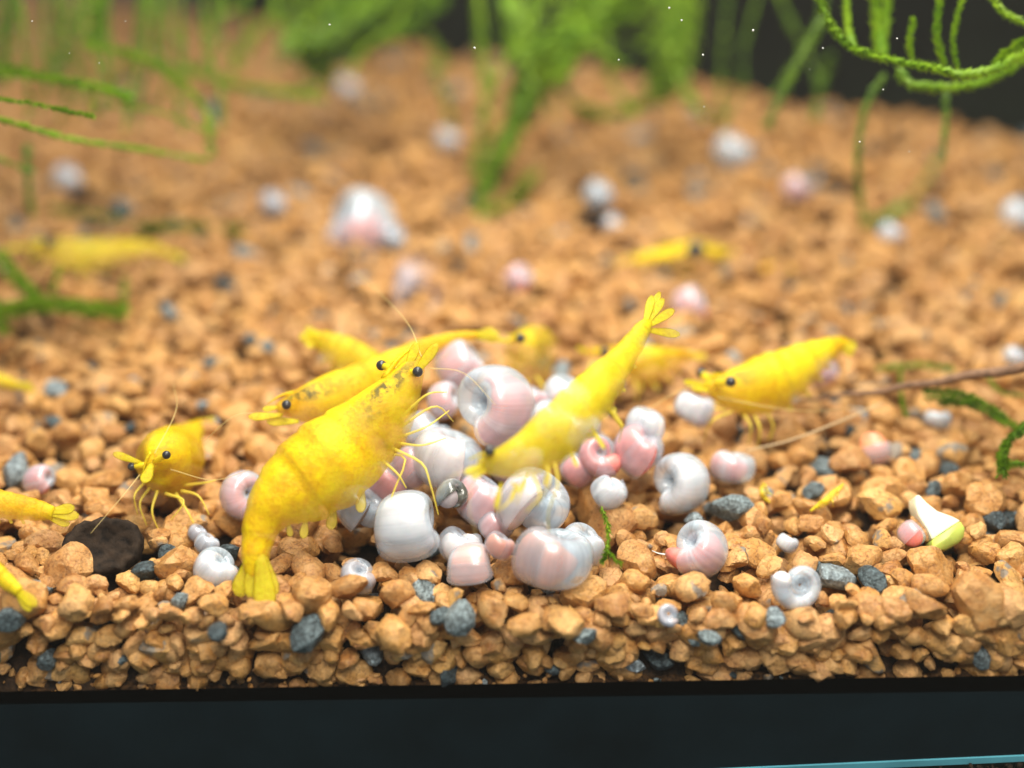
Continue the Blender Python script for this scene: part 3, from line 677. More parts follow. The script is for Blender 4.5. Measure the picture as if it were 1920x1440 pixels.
def shrimp(label, spine, dorsal, mat, eyes=(), scales=(), fan=(), legs=(), feelers=(), head=0.40, clear=0.5, aspect=0.78, organ=1.0, eye_r=10, leg_w=3.3, group='yellow shrimps around the heap of snails', autolegs=None, stripe=1.0, plate_mat=None, saddle=None):
    """spine rows: px, py, t, half height in px, head first"""
    n = 56
    sp_ = spline(spine, n)
    pts = [P(a[0], a[1], a[2]) for a in sp_]; rad = [float(max(0.004, a[3] / F * a[2])) for a in sp_]
    dv = CV(*dorsal)
    root = tag(empty('yellow_shrimp', pts[n // 2]), label, 'shrimp', group)
    o = root.location; v = []; f = []; op = []; og = []; seg = 22
    frames = []
    for i in range(n):
        tg = (pts[min(i + 1, n - 1)] - pts[max(i - 1, 0)]).normalized()
        up = dv - tg * dv.dot(tg)
        up = up.normalized() if up.length > 0.15 or not frames else (frames[-1][1] - tg * frames[-1][1].dot(tg)).normalized()
        sd = tg.cross(up); frames.append((tg, up, sd))
        u = i / (n - 1); r = rad[i]
        sg = 1.0; w = (u - head) / (0.90 - head)
        if 0 <= w <= 1:
            ph = (w * 6) % 1.0; sg = 1.0 + 0.075 * (ph - 0.45)      # overlapping tail segments
        elif u < head: sg = 1.0 + 0.03 * (u / head)
        for k in range(seg):
            an = 2 * math.pi * k / seg; cu, su = math.cos(an), math.sin(an)     # cu=+1 dorsal
            hh = r * cu * (1.0 if cu > 0 else 0.98)
            ww_ = r * aspect * su * (1.0 - 0.22 * max(0, -cu) ** 2)
            jit = 1 + 0.035 * mnoise.noise((u * 14, k * 0.6, spine[0][0] * .1))
            if cu < -0.6 and head < u < 0.9: jit *= 1 + 0.05 * math.sin(u * 70)
            v.append(pts[i] - o + (up * hh + sd * ww_) * (sg * jit))
            a = 1.0
            if u < head:                                                # clear cheeks of the carapace
                side = 1 - max(0.0, cu) ** 1.5
                a = 1 - (1 - clear) * side * min(1, (head - u) / 0.05)
            else:
                a = 1 - 0.35 * max(0, -cu) ** 1.5
            a = a * (stripe if cu < 0.55 else 1.0)
            if 0.02 < w < 1 and (w * 6) % 1.0 > 0.86: a *= 0.72
            op.append(a)
            dk = organ * math.exp(-((u - head * 0.45) / (head * 0.38)) ** 2) * (1 if 0.15 < cu < 0.93 else 0)
            if u > head: dk = 0.18 * organ * (cu > 0.9)
            og.append(dk)
    for i in range(n - 1):
        for k in range(seg): f.append((i * seg + k, i * seg + (k + 1) % seg, (i + 1) * seg + (k + 1) % seg, (i + 1) * seg + k))
    f.append(tuple(range(seg))[::-1]); f.append(tuple((n - 1) * seg + k for k in range(seg)))
    # rostrum ridge belongs to the body
    b0 = len(v); tg, up, sd = frames[6]
    base = pts[8] - o + frames[8][1] * rad[8] * .9; tip = pts[0] - o - frames[0][0] * rad[4] * 0.9 + frames[0][1] * rad[2] * .8
    rv, rf = tube_vf(spline([base, (base + tip) / 2 + up * rad[4] * .25, tip], 8), np.linspace(rad[6] * .22, rad[6] * .03, 8), 6, b0)
    v += rv; f += rf; op += [1.0] * len(rv); og += [0.0] * len(rv)
    me = mesh('body', v, f); fattr(me, 'opac', op); fattr(me, 'organ', og)
    link('body', me, mat, root)
    pm = plate_mat or M_lemon
    for px, py, t in eyes:
        d, fc = ico(3); r = eye_r / F * t; c = P(px, py, t) - o
        ey = link('eye', mesh('eye', [Vector(q) * r * 1.0 + c for q in d], fc.tolist()), M_eye, root)
        hb = pts[5] + frames[5][1] * rad[5] * 0.3
        k0 = P(px, py, t); mid = hb.lerp(k0, 0.25)
        tube('eye_stalk', spline([mid, k0], 5), np.linspace(r * .75, r * .7, 5), M_limb, ey) if False else None
        es = tube_vf([Vector(p) - o for p in spline([mid, k0], 5)], np.linspace(r * .8, r * .65, 5), 7)
        st = link('eye_stalk', mesh('eye_stalk', *es), M_plate, root)
    for (x0, y0, t0, x1, y1, t1, w) in scales:
        plate('antenna_scale', P(x0, y0, t0), P(x1, y1, t1), CV(.1, .35, .93), w / F * t0, w * 0.2 / F * t0, pm, root)
    for (x0, y0, t0, x1, y1, t1, w) in fan:
        plate('tail_plate', P(x0, y0, t0), P(x1, y1, t1), CV(.1, .3, .95), w / F * t0, w * 0.09 / F * t0, pm, root, 0.05)
    if saddle:
        x0, y0, t0, x1, y1, t1, w = saddle
        plate('saddle', P(x0, y0, t0), P(x1, y1, t1), CV(0, .5, .85), w / F * t0, w * .3 / F * t0, M_yellow, root)
    L = list(legs)
    if autolegs:                                                        # walking legs and swimmerets from the belly
        nl, dx, dy = autolegs
        for j in range(nl):
            i = int(n * (0.12 + (head + 0.02) * j / nl)); a = sp_[i]
            bx, by = a[0] - frames[i][1].dot(RGT) * a[3] * .7, a[1] + frames[i][1].dot(UPV) * a[3] * .7
            q = (j - nl / 2) * 0.35
            L.append([(bx, by, a[2]), (bx + dx * .5 + q * 12, by + dy * .35, a[2] - .1), (bx + dx * .7 + q * 18, by + dy, a[2] - .05)])
    for lg in L:
        rows = spline(lg, 10); t = lg[0][2]
        tube('leg', [P(*r_) for r_ in rows], np.linspace(leg_w, leg_w * 0.35, 10) / F * t, M_limb, root, 6)
    for fl in feelers:
        rows = spline(fl, 16); t = fl[0][2]
        tube('antenna', [P(*r_) for r_ in rows], np.linspace(1.6, 0.6, 16) / F * t, M_feeler, root, 5)
    # swimmerets under the abdomen
    if organ >= 0 and len(spine) > 5:
        for j in range(4):
            i = int(n * (head + 0.05 + 0.09 * j)); up = frames[i][1]; b = pts[i] - up * rad[i] * .85
            plate('swimmeret', b, b - up * rad[i] * .40 + frames[i][0] * rad[i] * .35, frames[i][2], rad[i] * .13, rad[i] * .04, M_limb, root)
    return root

# the large shrimp in front
shrimp('largest bright yellow shrimp bending over the heap with its tail on the stones',
       [(786, 672, 9.55, 14), (768, 705, 9.5, 30), (738, 752, 9.45, 52), (708, 792, 9.4, 66), (665, 832, 9.35, 80), (616, 872, 9.25, 89), (568, 906, 9.2, 80), (526, 936, 9.12, 62), (498, 970, 9.08, 43), (484, 1010, 9.05, 32), (479, 1050, 9.02, 26), (477, 1084, 9.0, 15)],
       (-.78, .55, .35), M_yellow, eyes=[(783, 697, 9.38), (715, 685, 9.65)],
       scales=[(760, 700, 9.45, 783, 642, 9.5, 10), (775, 705, 9.4, 820, 645, 9.42, 11)],
       fan=[(477, 1035, 8.99, 470, 1120, 8.93, 15), (470, 1045, 9.02, 448, 1118, 8.98, 20), (488, 1040, 8.96, 500, 1148, 8.88, 22), (492, 1040, 9.0, 512, 1122, 8.95, 18)],
       legs=[[(735, 840, 9.35), (790, 868, 9.25), (806, 905, 9.2), (822, 965, 9.2)], [(725, 850, 9.4), (760, 862, 9.3), (735, 930, 9.25), (722, 990, 9.25)], [(748, 820, 9.4), (800, 800, 9.35), (842, 770, 9.5)], [(752, 800, 9.4), (815, 762, 9.4), (850, 790, 9.6)], [(742, 830, 9.4), (790, 835, 9.3), (835, 822, 9.5)], [(715, 862, 9.35), (745, 888, 9.25), (762, 915, 9.25)], [(755, 780, 9.4), (800, 740, 9.35), (838, 735, 9.5)]],
       feelers=[[(790, 668, 9.5), (760, 600, 9.9), (660, 500, 11)], [(805, 690, 9.4), (870, 700, 9.3), (930, 760, 9.2)]],
       head=0.37, clear=0.46)
# diving shrimp at the centre
shrimp('slender yellow shrimp diving head down across the heap with its tail raised',
       [(896, 872, 8.52, 12), (920, 870, 8.52, 24), (955, 864, 8.52, 36), (1000, 846, 8.57, 48), (1045, 812, 8.62, 55), (1090, 768, 8.72, 54), (1128, 722, 8.82, 44), (1158, 686, 8.97, 32), (1184, 650, 9.07, 24), (1206, 618, 9.17, 18), (1216, 604, 9.22, 10)],
       (-.62, .62, .45), M_lemon, eyes=[(918, 845, 8.42)],
       scales=[(905, 872, 8.47, 872, 888, 8.42, 9), (910, 880, 8.47, 885, 896, 8.42, 8), (940, 905, 8.47, 930, 955, 8.42, 6), (970, 905, 8.52, 958, 940, 8.42, 5), (992, 884, 8.5, 974, 926, 8.42, 4), (1030, 866, 8.55, 1022, 912, 8.45, 4), (1068, 840, 8.6, 1082, 876, 8.5, 5), (1108, 800, 8.7, 1134, 842, 8.6, 5), (1138, 762, 8.8, 1168, 800, 8.7, 5)],
       fan=[(1208, 612, 9.17, 1222, 556, 9.32, 9), (1208, 612, 9.17, 1243, 562, 9.37, 9), (1210, 614, 9.17, 1262, 582, 9.37, 10), (1210, 618, 9.17, 1272, 628, 9.37, 10), (1206, 612, 9.17, 1236, 550, 9.42, 8)],
       legs=[[(1000, 890, 8.52), (1012, 930, 8.42), (985, 960, 8.42)], [(1040, 868, 8.52), (1046, 910, 8.42), (1028, 960, 8.47), (1030, 1000, 8.52)], [(1025, 872, 8.52), (1030, 905, 8.42), (1006, 950, 8.47)], [(985, 900, 8.52), (950, 945, 8.42), (930, 960, 8.42)], [(1150, 770, 8.72), (1165, 800, 8.72), (1160, 830, 8.82)], [(960, 905, 8.52), (975, 925, 8.42), (968, 945, 8.42)]],
       feelers=[[(890, 875, 8.52), (840, 900, 8.42), (780, 980, 8.42)], [(895, 880, 8.52), (880, 950, 8.42), (905, 1040, 8.42)]],
       head=0.42, clear=0.70, organ=0.2)
# right hand shrimp
shrimp('smooth yellow shrimp standing right of the heap with its head toward the snails',
       [(1322, 724, 10.75, 9), (1340, 726, 10.8, 22), (1368, 730, 10.85, 38), (1402, 730, 10.9, 50), (1442, 718, 10.95, 56), (1484, 698, 11.0, 50), (1520, 675, 11.05, 38), (1550, 658, 11.1, 26), (1575, 647, 11.15, 17), (1592, 648, 11.15, 9)],
       (-.25, .93, .25), M_yellow, eyes=[(1315, 699, 10.95), (1370, 716, 10.45)],
       scales=[(1330, 722, 10.7, 1282, 716, 10.6, 7), (1330, 732, 10.6, 1296, 726, 10.55, 7)],
       fan=[(1578, 648, 11.1, 1606, 652, 11.1, 10), (1575, 652, 11.1, 1600, 664, 11.1, 9), (1578, 645, 11.1, 1604, 644, 11.15, 8)],
       legs=[[(1360, 768, 10.7), (1318, 770, 10.6), (1322, 810, 10.8)], [(1372, 772, 10.7), (1335, 790, 10.6), (1318, 832, 10.8)], [(1395, 778, 10.8), (1408, 800, 10.7), (1402, 838, 10.8)], [(1415, 780, 10.8), (1425, 805, 10.7), (1420, 845, 10.8)], [(1350, 760, 10.75), (1312, 752, 10.6), (1300, 775, 10.6)], [(1440, 775, 10.9), (1450, 800, 10.9), (1442, 825, 10.9)]],
       feelers=[[(1300, 722, 10.6), (1260, 740, 10.4), (1195, 780, 10.2)], [(1345, 745, 10.6), (1500, 770, 10.5), (1650, 760, 10.8)]], head=0.42, clear=0.80, organ=0.7)
# front facing shrimp at left
shrimp('yellow shrimp at left facing the viewer on spread legs',
       [(282, 882, 9.7, 9), (288, 872, 9.72, 22), (298, 862, 9.8, 42), (310, 862, 9.95, 58), (320, 866, 10.2, 66), (328, 856, 10.6, 58), (340, 838, 10.9, 44), (358, 815, 11.1, 26), (376, 797, 11.25, 13), (386, 790, 11.3, 6)],
       (-.1, .95, .28), M_yellow, eyes=[(247, 875, 9.7), (312, 853, 9.55)],
       scales=[(285, 868, 9.65, 270, 905, 9.5, 12), (265, 868, 9.7, 212, 850, 9.6, 8)],
       fan=[(376, 797, 11.2, 402, 784, 11.3, 7), (376, 797, 11.2, 396, 800, 11.3, 6)],
       legs=[[(280, 915, 9.8), (262, 945, 9.7), (275, 985, 9.75)], [(295, 920, 9.8), (285, 960, 9.7), (300, 1000, 9.75)], [(310, 925, 9.8), (345, 940, 9.7), (320, 975, 9.7)], [(330, 925, 9.9), (352, 960, 9.8), (368, 992, 9.8)], [(270, 905, 9.8), (252, 930, 9.7), (258, 965, 9.75)], [(345, 910, 10), (385, 905, 9.9), (405, 900, 9.9)], [(340, 920, 9.9), (372, 930, 9.8), (392, 965, 9.8)]],
       feelers=[[(262, 890, 9.6), (230, 930, 9.4), (170, 1000, 9.2)], [(320, 880, 9.6), (400, 900, 9.4), (470, 880, 9.4)], [(290, 850, 9.6), (330, 770, 9.8), (325, 720, 10.4)]],
       head=0.45, clear=0.82, organ=0.35, eye_r=8, aspect=0.92)
# shrimp behind the large one
shrimp('golden shrimp stretched behind the largest one with its head to the left',
       [(520, 766, 10.0, 10), (545, 762, 10.05, 24), (580, 757, 10.1, 38), (625, 745, 10.2, 46), (672, 726, 10.3, 46), (718, 700, 10.45, 38), (762, 672, 10.6, 28), (805, 650, 10.75, 20), (852, 634, 10.85, 13), (895, 628, 10.9, 8)],
       (-.2, .95, .2), M_amber, eyes=[(545, 746, 10.2), (537, 759, 9.85)],
       scales=[(530, 778, 9.95, 466, 782, 9.8, 9), (560, 790, 10, 500, 790, 9.9, 10), (525, 762, 10, 492, 768, 9.9, 7)],
       fan=[(890, 628, 10.9, 935, 626, 11, 9), (890, 630, 10.9, 930, 638, 11, 8), (888, 627, 10.9, 925, 618, 11, 7)],
       legs=[[(600, 790, 10.1), (590, 815, 10), (600, 850, 10.1)], [(580, 790, 10.1), (560, 815, 10), (565, 845, 10.1)], [(620, 790, 10.1), (635, 815, 10), (620, 845, 10.1)]],
       feelers=[[(500, 775, 9.9), (440, 780, 9.8), (380, 830, 9.8)]], head=0.40, clear=0.85, organ=1.0, eye_r=9)
shrimp('bright shrimp tail curling up behind the golden shrimp at the upper left of the heap',
       [(752, 742, 11.2, 18), (730, 726, 11.2, 34), (700, 704, 11.2, 42), (668, 680, 11.2, 42), (638, 660, 11.2, 36), (612, 644, 11.2, 26), (592, 634, 11.2, 16), (575, 630, 11.2, 8)],
       (-.3, .9, .3), M_lemon, fan=[(596, 636, 11.2, 560, 632, 11.1, 11), (602, 634, 11.2, 572, 615, 11.2, 9), (600, 642, 11.2, 572, 648, 11.1, 9)],
       legs=[[(640, 690, 11.1), (630, 720, 11), (645, 750, 11)], [(660, 700, 11.1), (668, 730, 11), (655, 760, 11)]], head=0.3, clear=0.9, organ=0)
shrimp('pale lemon shrimp behind the big hollow snail looking left',
       [(950, 640, 11.2, 7), (962, 646, 11.25, 20), (975, 666, 11.35, 48), (986, 676, 11.6, 64), (998, 672, 11.9, 62), (1008, 656, 12.2, 46), (1014, 640, 12.5, 26), (1020, 634, 12.8, 14), (1024, 632, 13, 7)],
       (.05, .95, .3), M_lemon, eyes=[(976, 634, 11.0)], scales=[(955, 640, 11.1, 918, 634, 11, 6)], fan=[(1018, 634, 12.8, 1040, 640, 13.2, 9)],
       legs=[[(975, 705, 11.3), (960, 730, 11.2), (968, 760, 11.2)], [(990, 710, 11.4), (985, 735, 11.3), (990, 760, 11.3)], [(1005, 705, 11.4), (1020, 730, 11.3), (1010, 760, 11.3)]],
       feelers=[[(925, 640, 11), (870, 645, 10.8), (800, 690, 10.6)]], head=0.5, clear=0.42, organ=0.2, eye_r=9, aspect=0.7, stripe=.6)
shrimp('pale orange shrimp behind the raised tail of the diving shrimp',
       [(1098, 664, 11.9, 6), (1120, 668, 11.9, 16), (1150, 675, 11.95, 28), (1185, 682, 12, 38), (1222, 684, 12, 38), (1256, 676, 12.05, 26), (1284, 668, 12.1, 14), (1300, 664, 12.1, 7)],
       (-.1, .98, .1), M_amber, eyes=[(1134, 660, 11.7)], scales=[(1110, 664, 11.9, 1082, 652, 11.8, 6)], fan=[(1290, 668, 12.1, 1325, 668, 12.1, 9)],
       autolegs=(4, 0, 50), head=0.42, clear=0.5, organ=0.1, eye_r=9, stripe=0.55)
shrimp('shrimp entering at the left edge with only its amber tail end in view',
       [(-150, 918, 9.3, 30), (-120, 926, 9.3, 38), (-80, 936, 9.3, 38), (-40, 942, 9.3, 33), (0, 946, 9.32, 28), (40, 952, 9.35, 24), (75, 958, 9.4, 20), (100, 962, 9.4, 13)],
       (.1, .98, .1), M_amber, fan=[(88, 960, 9.4, 140, 952, 9.45, 11), (88, 962, 9.4, 148, 968, 9.45, 11), (84, 966, 9.4, 130, 984, 9.45, 9)], autolegs=(5, 10, 40), head=0.4, clear=0.9, organ=0)
shrimp('shrimp at the lower left edge with only a slender yellow tail in view',
       [(-150, 990, 8.9, 22), (-115, 1005, 8.9, 28), (-75, 1028, 8.85, 28), (-40, 1050, 8.8, 24), (-10, 1072, 8.8, 20), (16, 1094, 8.8, 16), (36, 1110, 8.78, 11)],
       (.5, .8, .2), M_yellow, fan=[(20, 1098, 8.8, 70, 1136, 8.75, 11), (24, 1100, 8.8, 58, 1146, 8.75, 9)], head=0.4, clear=0.9, organ=0)
shrimp('shrimp at the left edge higher up with a thin yellow tail tip in view',
       [(-160, 676, 11.8, 22), (-125, 682, 11.8, 30), (-85, 692, 11.8, 28), (-45, 702, 11.8, 22), (-10, 712, 11.8, 16), (20, 720, 11.8, 11), (40, 725, 11.8, 7)],
       (.1, .98, .1), M_lemon, fan=[(28, 722, 11.8, 66, 732, 11.8, 7), (28, 720, 11.8, 60, 722, 11.8, 6)], head=0.4, clear=0.9, organ=0)
shrimp('blurred yellow shrimp far back at left on the moss',
       [(52, 462, 14.2, 6), (75, 464, 14.2, 16), (105, 470, 14.3, 27), (145, 478, 14.4, 33), (190, 474, 14.5, 29), (235, 466, 14.6, 21), (280, 465, 14.7, 14), (315, 474, 14.8, 8)],
       (0, .98, .1), M_faint, eyes=[(92, 456, 14.1)], scales=[(60, 462, 14.2, 8, 466, 14, 6)], fan=[(308, 472, 14.8, 350, 490, 14.9, 8), (308, 472, 14.8, 345, 480, 14.9, 7)], autolegs=(4, -10, 40), head=0.42, clear=0.8, organ=0.8)
shrimp('blurred far shrimp right of centre with a bright yellow back and glassy body',
       [(1382, 488, 15, 6), (1362, 484, 15, 18), (1332, 484, 15, 32), (1296, 488, 15, 40), (1256, 492, 15, 38), (1212, 494, 15, 26), (1170, 502, 15, 16), (1135, 512, 15, 8)],
       (-.15, .97, .15), M_faint, eyes=[(1304, 470, 14.3)], fan=[(1140, 510, 15, 1105, 522, 15, 8)], autolegs=(4, 10, 45), head=0.42, clear=0.25, organ=1.0, stripe=0.28, eye_r=17, saddle=(1190, 488, 14.4, 1296, 462, 14.5, 17))
shrimp('tiny orange yellow shrimp blurred in the far right gravel',
       [(1428, 506, 14.9, 4), (1440, 506, 14.9, 11), (1458, 507, 14.9, 15), (1476, 508, 14.9, 13), (1492, 510, 14.9, 8), (1504, 512, 14.9, 4)],
       (0, .98, .1), M_amber, fan=[(1498, 511, 14.9, 1516, 514, 14.9, 5)], head=0.42, clear=0.6, organ=0)
shrimp('baby shrimp like a yellow sliver slanting over the stones right of the heap',
       [(1582, 908, 10, 3), (1572, 918, 10, 7), (1560, 930, 10, 10), (1546, 942, 9.95, 9), (1532, 950, 9.95, 6), (1520, 958, 9.9, 3)],
       (.4, .8, .3), M_lemon, head=0.42, clear=0.5, organ=0, autolegs=(3, 0, 14), leg_w=2.5, stripe=0.6)
shrimp('baby shrimp standing upright as a short yellow fleck below the right hand shrimp',
       [(1434, 906, 10.2, 3), (1432, 914, 10.2, 7), (1432, 924, 10.15, 9), (1436, 934, 10.15, 7), (1444, 942, 10.1, 3)],
       (-.8, .3, .3), M_lemon, head=0.42, clear=0.5, organ=-1, autolegs=(3, 12, 8), leg_w=2.5, stripe=0.6)

# ------------------------------------------------------------------ moss
def moss(name, label, strands, cat='moss', group='green moss plants', mat=None, base=None):
    """strands: list of (rows of px,py,t ; leaf length px ; leaves per cm)"""
    mat = mat or M_moss
    loc = P(*strands[0][0][0]) if base is None else base
    root = tag(empty(name, loc), label, cat, group)
    for rows, ll, dens in strands:
        n = max(14, int(8 * len(rows)))
        pts = [P(*r) for r in spline(rows, n)]
        t = rows[0][2]; rs = ll * 0.16 / F * t
        st = tube('stem', pts, np.linspace(rs, rs * .6, n), mat, root, 6)
        L = sum((pts[i + 1] - pts[i]).length for i in range(n - 1)); v = []; f = []
        for q in range(int(L * dens)):
            s_ = random.random() * (n - 1.001); i = int(s_); p = pts[i].lerp(pts[i + 1], s_ - i); tg = (pts[i + 1] - pts[i]).normalized()
            a = Vector((random.gauss(0, 1), random.gauss(0, 1), random.gauss(0, 1))); a = (a - tg * a.dot(tg)).normalized()
            l = ll / F * t * random.uniform(.6, 1.15); d_ = (a * 0.85 + tg * random.uniform(.4, .9)).normalized(); w = d_.cross(tg).normalized() * l * .22
            b = len(v); pp = p - loc
            v += [pp - w * .4, pp + w * .4, pp + d_ * l * .5 + w, pp + d_ * l + tg * l * .15, pp + d_ * l * .5 - w]
            f += [(b, b + 1, b + 2, b + 4), (b + 4, b + 2, b + 3)]
        lv = link('leaves', mesh('leaves', v, f), mat, st, smooth=False); lv['kind'] = 'stuff'
    return root

moss('moss_frond', 'sharp bright green moss frond hanging as a looped arc at upper right', [
    ([(1528, -20, 10.6), (1560, 50, 10.5), (1600, 90, 10.4), (1680, 115, 10.3), (1750, 128, 10.2), (1800, 140, 10.2), (1860, 130, 10.3), (1930, 95, 10.4)], 15, 520),
    ([(1682, 128, 10.9), (1705, 156, 11), (1760, 165, 11), (1820, 160, 11), (1870, 142, 11), (1930, 108, 11)], 17, 380),
    ([(1600, 92, 10.6), (1592, 60, 10.8), (1585, -15, 11)], 13, 480), ([(1655, 110, 10.9), (1648, 60, 11.1), (1640, -15, 11.2)], 20, 420), ([(1648, 105, 11.1), (1660, 50, 11.3), (1662, -15, 11.4)], 16, 380),
    ([(1712, 118, 10.5), (1706, 80, 10.5), (1712, 38, 10.5)], 12, 560), ([(1772, 132, 10.4), (1757, 65, 10.4), (1762, -15, 10.4)], 13, 560), ([(1796, 135, 10.4), (1788, 65, 10.4), (1808, -15, 10.4)], 11, 520),
    ([(1850, -15, 10.4), (1885, 25, 10.4), (1935, 48, 10.4)], 13, 520), ([(1930, 76, 10.6), (1900, 92, 10.5), (1870, 125, 10.4)], 18, 420)], mat=M_moss)
moss('moss_strand', 'olive moss strand slanting down from the looped frond at its left', [([(1550, 30, 12.6), (1492, 130, 13.2), (1440, 235, 13.8)], 15, 200)], mat=M_moss2)
moss('moss_strand', 'thin moss strand hanging below the middle of the looped frond', [([(1658, 138, 12.2), (1622, 210, 12.6), (1608, 300, 13), (1616, 410, 14)], 13, 200)], mat=M_moss2)
moss('moss_strand', 'short straight moss strand under the right of the looped frond', [([(1776, 165, 12), (1772, 230, 12.2), (1768, 295, 12.4)], 13, 200)], mat=M_moss2)
moss('moss_strand', 'dim far moss strand in the dark left of the thin hanging strand', [([(1560, 100, 16), (1540, 160, 16), (1528, 225, 16.2)], 16, 150)], mat=M_moss2)
moss('moss_patch', 'small far moss patch lying on the gravel at right', [([(1615, 420, 16.1), (1660, 408, 16.2), (1700, 385, 16.8)], 18, 150), ([(1700, 385, 16.8), (1740, 330, 17.2), (1765, 290, 17.6)], 10, 120)], mat=M_moss2)
def mass(rows, k, spread, ll, dens):
    out = []
    for j in range(k):
        ox, oy, ot = random.uniform(-1, 1) * spread, random.uniform(-1, 1) * spread * .5, random.uniform(-.8, .8)
        out.append(([(x + ox * (1 - .7 * i / len(rows)) + random.uniform(-6, 6), y + oy, t + ot * .5) for i, (x, y, t) in enumerate(rows)], ll * random.uniform(.8, 1.2), dens))
    return out
moss('moss_plant', 'big blurred green moss plant growing in the far centre of the gravel',
     mass([(955, -20, 16.6), (972, 70, 16.8), (985, 150, 17), (960, 240, 17.2), (915, 320, 17.3), (900, 385, 17.4)], 6, 46, 26, 95)
     + mass([(1190, -20, 16.6), (1090, 55, 16.8), (1010, 130, 17), (985, 190, 17.2)], 7, 50, 28, 95)
     + mass([(905, -20, 17), (908, 90, 17), (912, 200, 17.2), (892, 320, 17.4)], 2, 12, 20, 90)
     + mass([(1040, 130, 17.4), (1090, 200, 17.6), (1160, 215, 17.9), (1230, 190, 18)], 2, 14, 20, 90)
     + mass([(1000, 325, 17.2), (960, 380, 17), (905, 410, 17)], 2, 12, 20, 90)
     + mass([(1290, -20, 18), (1270, 80, 18), (1240, 170, 18)], 5, 40, 26, 70)
     + mass([(1240, -20, 17), (1160, 40, 17), (1100, 80, 17), (1040, 150, 17)], 4, 34, 28, 80)
     + mass([(1130, -20, 17), (1050, 70, 17), (1000, 120, 17)], 2, 30, 22, 90), mat=M_moss)
moss('moss_plant', 'blurred moss mass along the top left of the centre before the dark pane',
     mass([(800, -20, 18.5), (730, 40, 18.6), (650, 80, 18.8), (560, 100, 19)], 8, 40, 30, 80) + mass([(690, -20, 18.5), (640, 50, 18.6), (600, 130, 19)], 5, 44, 30, 80)
     + mass([(812, 115, 18), (830, 170, 18.2), (855, 235, 18.4)], 1, 5, 18, 70) + mass([(600, 160, 17), (520, 170, 17), (420, 150, 16.8), (340, 120, 16.5)], 2, 14, 18, 90), mat=M_moss2)
moss('moss_frond', 'sharp thin green frond reaching in from the left edge', [([(-14, 184, 10.4), (60, 194, 10.4), (120, 207, 10.4), (174, 218, 10.4)], 10, 480)])
moss('moss_frond', 'long soft frond running down from the left edge past the sharp one', [([(-14, 220, 10.8), (60, 240, 11), (130, 260, 11.3), (250, 278, 11.9), (390, 302, 12.6)], 11, 330)])
moss('moss_frond', 'broad blurred frond at upper left above the sharp one', [([(-14, 122, 12.2), (100, 148, 12.2), (200, 170, 12.4), (240, 184, 12.5)], 19, 260), ([(-14, 138, 12), (80, 146, 12), (150, 156, 12)], 14, 260), ([(176, 165, 12.4), (172, 210, 12.3)], 10, 260)])
moss('moss_frond', 'arched blurred frond bending down at upper left', [([(152, 84, 13.4), (250, 104, 13.4), (330, 150, 13.4), (385, 210, 13.4), (395, 285, 13.6)], 16, 190), ([(200, 198, 12.8), (300, 210, 12.8), (392, 250, 13)], 9, 200), ([(270, 110, 14.5), (430, 155, 15), (610, 188, 15.5)], 13, 160)])
moss('moss_plant', 'blurred upright moss stems at the top left corner', mass([(186, -20, 14.6), (182, 30, 14.6), (178, 75, 14.6)], 2, 6, 18, 190) + mass([(100, -20, 15), (104, 70, 15), (108, 160, 15.2)], 2, 20, 16, 110) + mass([(30, -20, 15), (20, 70, 15), (10, 150, 15)], 2, 18, 16, 110) + mass([(140, 10, 15.5), (135, 120, 15.5)], 1, 8, 14, 110), mat=M_moss2)
moss('moss_plant', 'low moss stems standing on the gravel at the left edge', [([(52, 270, 13.2), (50, 330, 13.4), (58, 400, 14)], 14, 170), ([(-14, 295, 12.2), (30, 310, 12.4), (60, 322, 12.6)], 11, 200), ([(90, 390, 16), (150, 400, 16), (230, 410, 16)], 18, 110)], mat=M_moss2)
moss('moss_patch', 'faint far moss patch on the gravel at left behind the blurred shrimp', mass([(240, 430, 15.6), (330, 425, 15.7), (440, 432, 15.8)], 2, 14, 18, 120), mat=M_moss2)
moss('moss_patch', 'olive moss mat on the gravel under the blurred shrimp at left', mass([(-14, 470, 13), (30, 520, 13), (70, 556, 13)], 5, 14, 15, 200) + mass([(-14, 588, 12.9), (90, 570, 13), (240, 582, 13)], 6, 20, 15, 170) + mass([(110, 500, 13.4), (95, 550, 13.3)], 1, 6, 12, 150) + mass([(240, 520, 13.5), (236, 585, 13.2)], 1, 5, 12, 150) + mass([(-10, 560, 12.6), (10, 620, 12.4)], 2, 8, 14, 190), mat=M_moss)
moss('moss_patch', 'green moss tangle on the gravel at the right edge below the twig', mass([(1745, 742, 11.2), (1820, 748, 11), (1890, 790, 10.8)], 6, 26, 12, 200) + mass([(1930, 790, 10.6), (1890, 830, 10.5), (1880, 880, 10.3)], 5, 22, 12, 220) + mass([(1865, 868, 10.3), (1930, 872, 10.3)], 2, 8, 13, 260) + mass([(1930, 745, 11), (1880, 735, 11.1), (1850, 700, 11.3)], 1, 5, 9, 200), mat=M_moss2)
moss('moss_patch', 'thin olive moss wisps on the gravel above the twig', mass([(1640, 690, 11.8), (1720, 684, 11.9), (1780, 690, 11.8)], 2, 8, 9, 120) + mass([(1690, 690, 11.8), (1690, 745, 11.4), (1700, 775, 11.1)], 1, 5, 8, 120), mat=M_moss2)
moss('moss_sprig', 'little green moss sprig standing at the right foot of the heap', [([(1128, 950, 9.3), (1140, 990, 9.2), (1138, 1030, 9.12), (1130, 1052, 9.05)], 10, 420), ([(1138, 1030, 9.1), (1150, 1046, 9.05), (1164, 1056, 9.0)], 9, 420)], mat=M_moss)

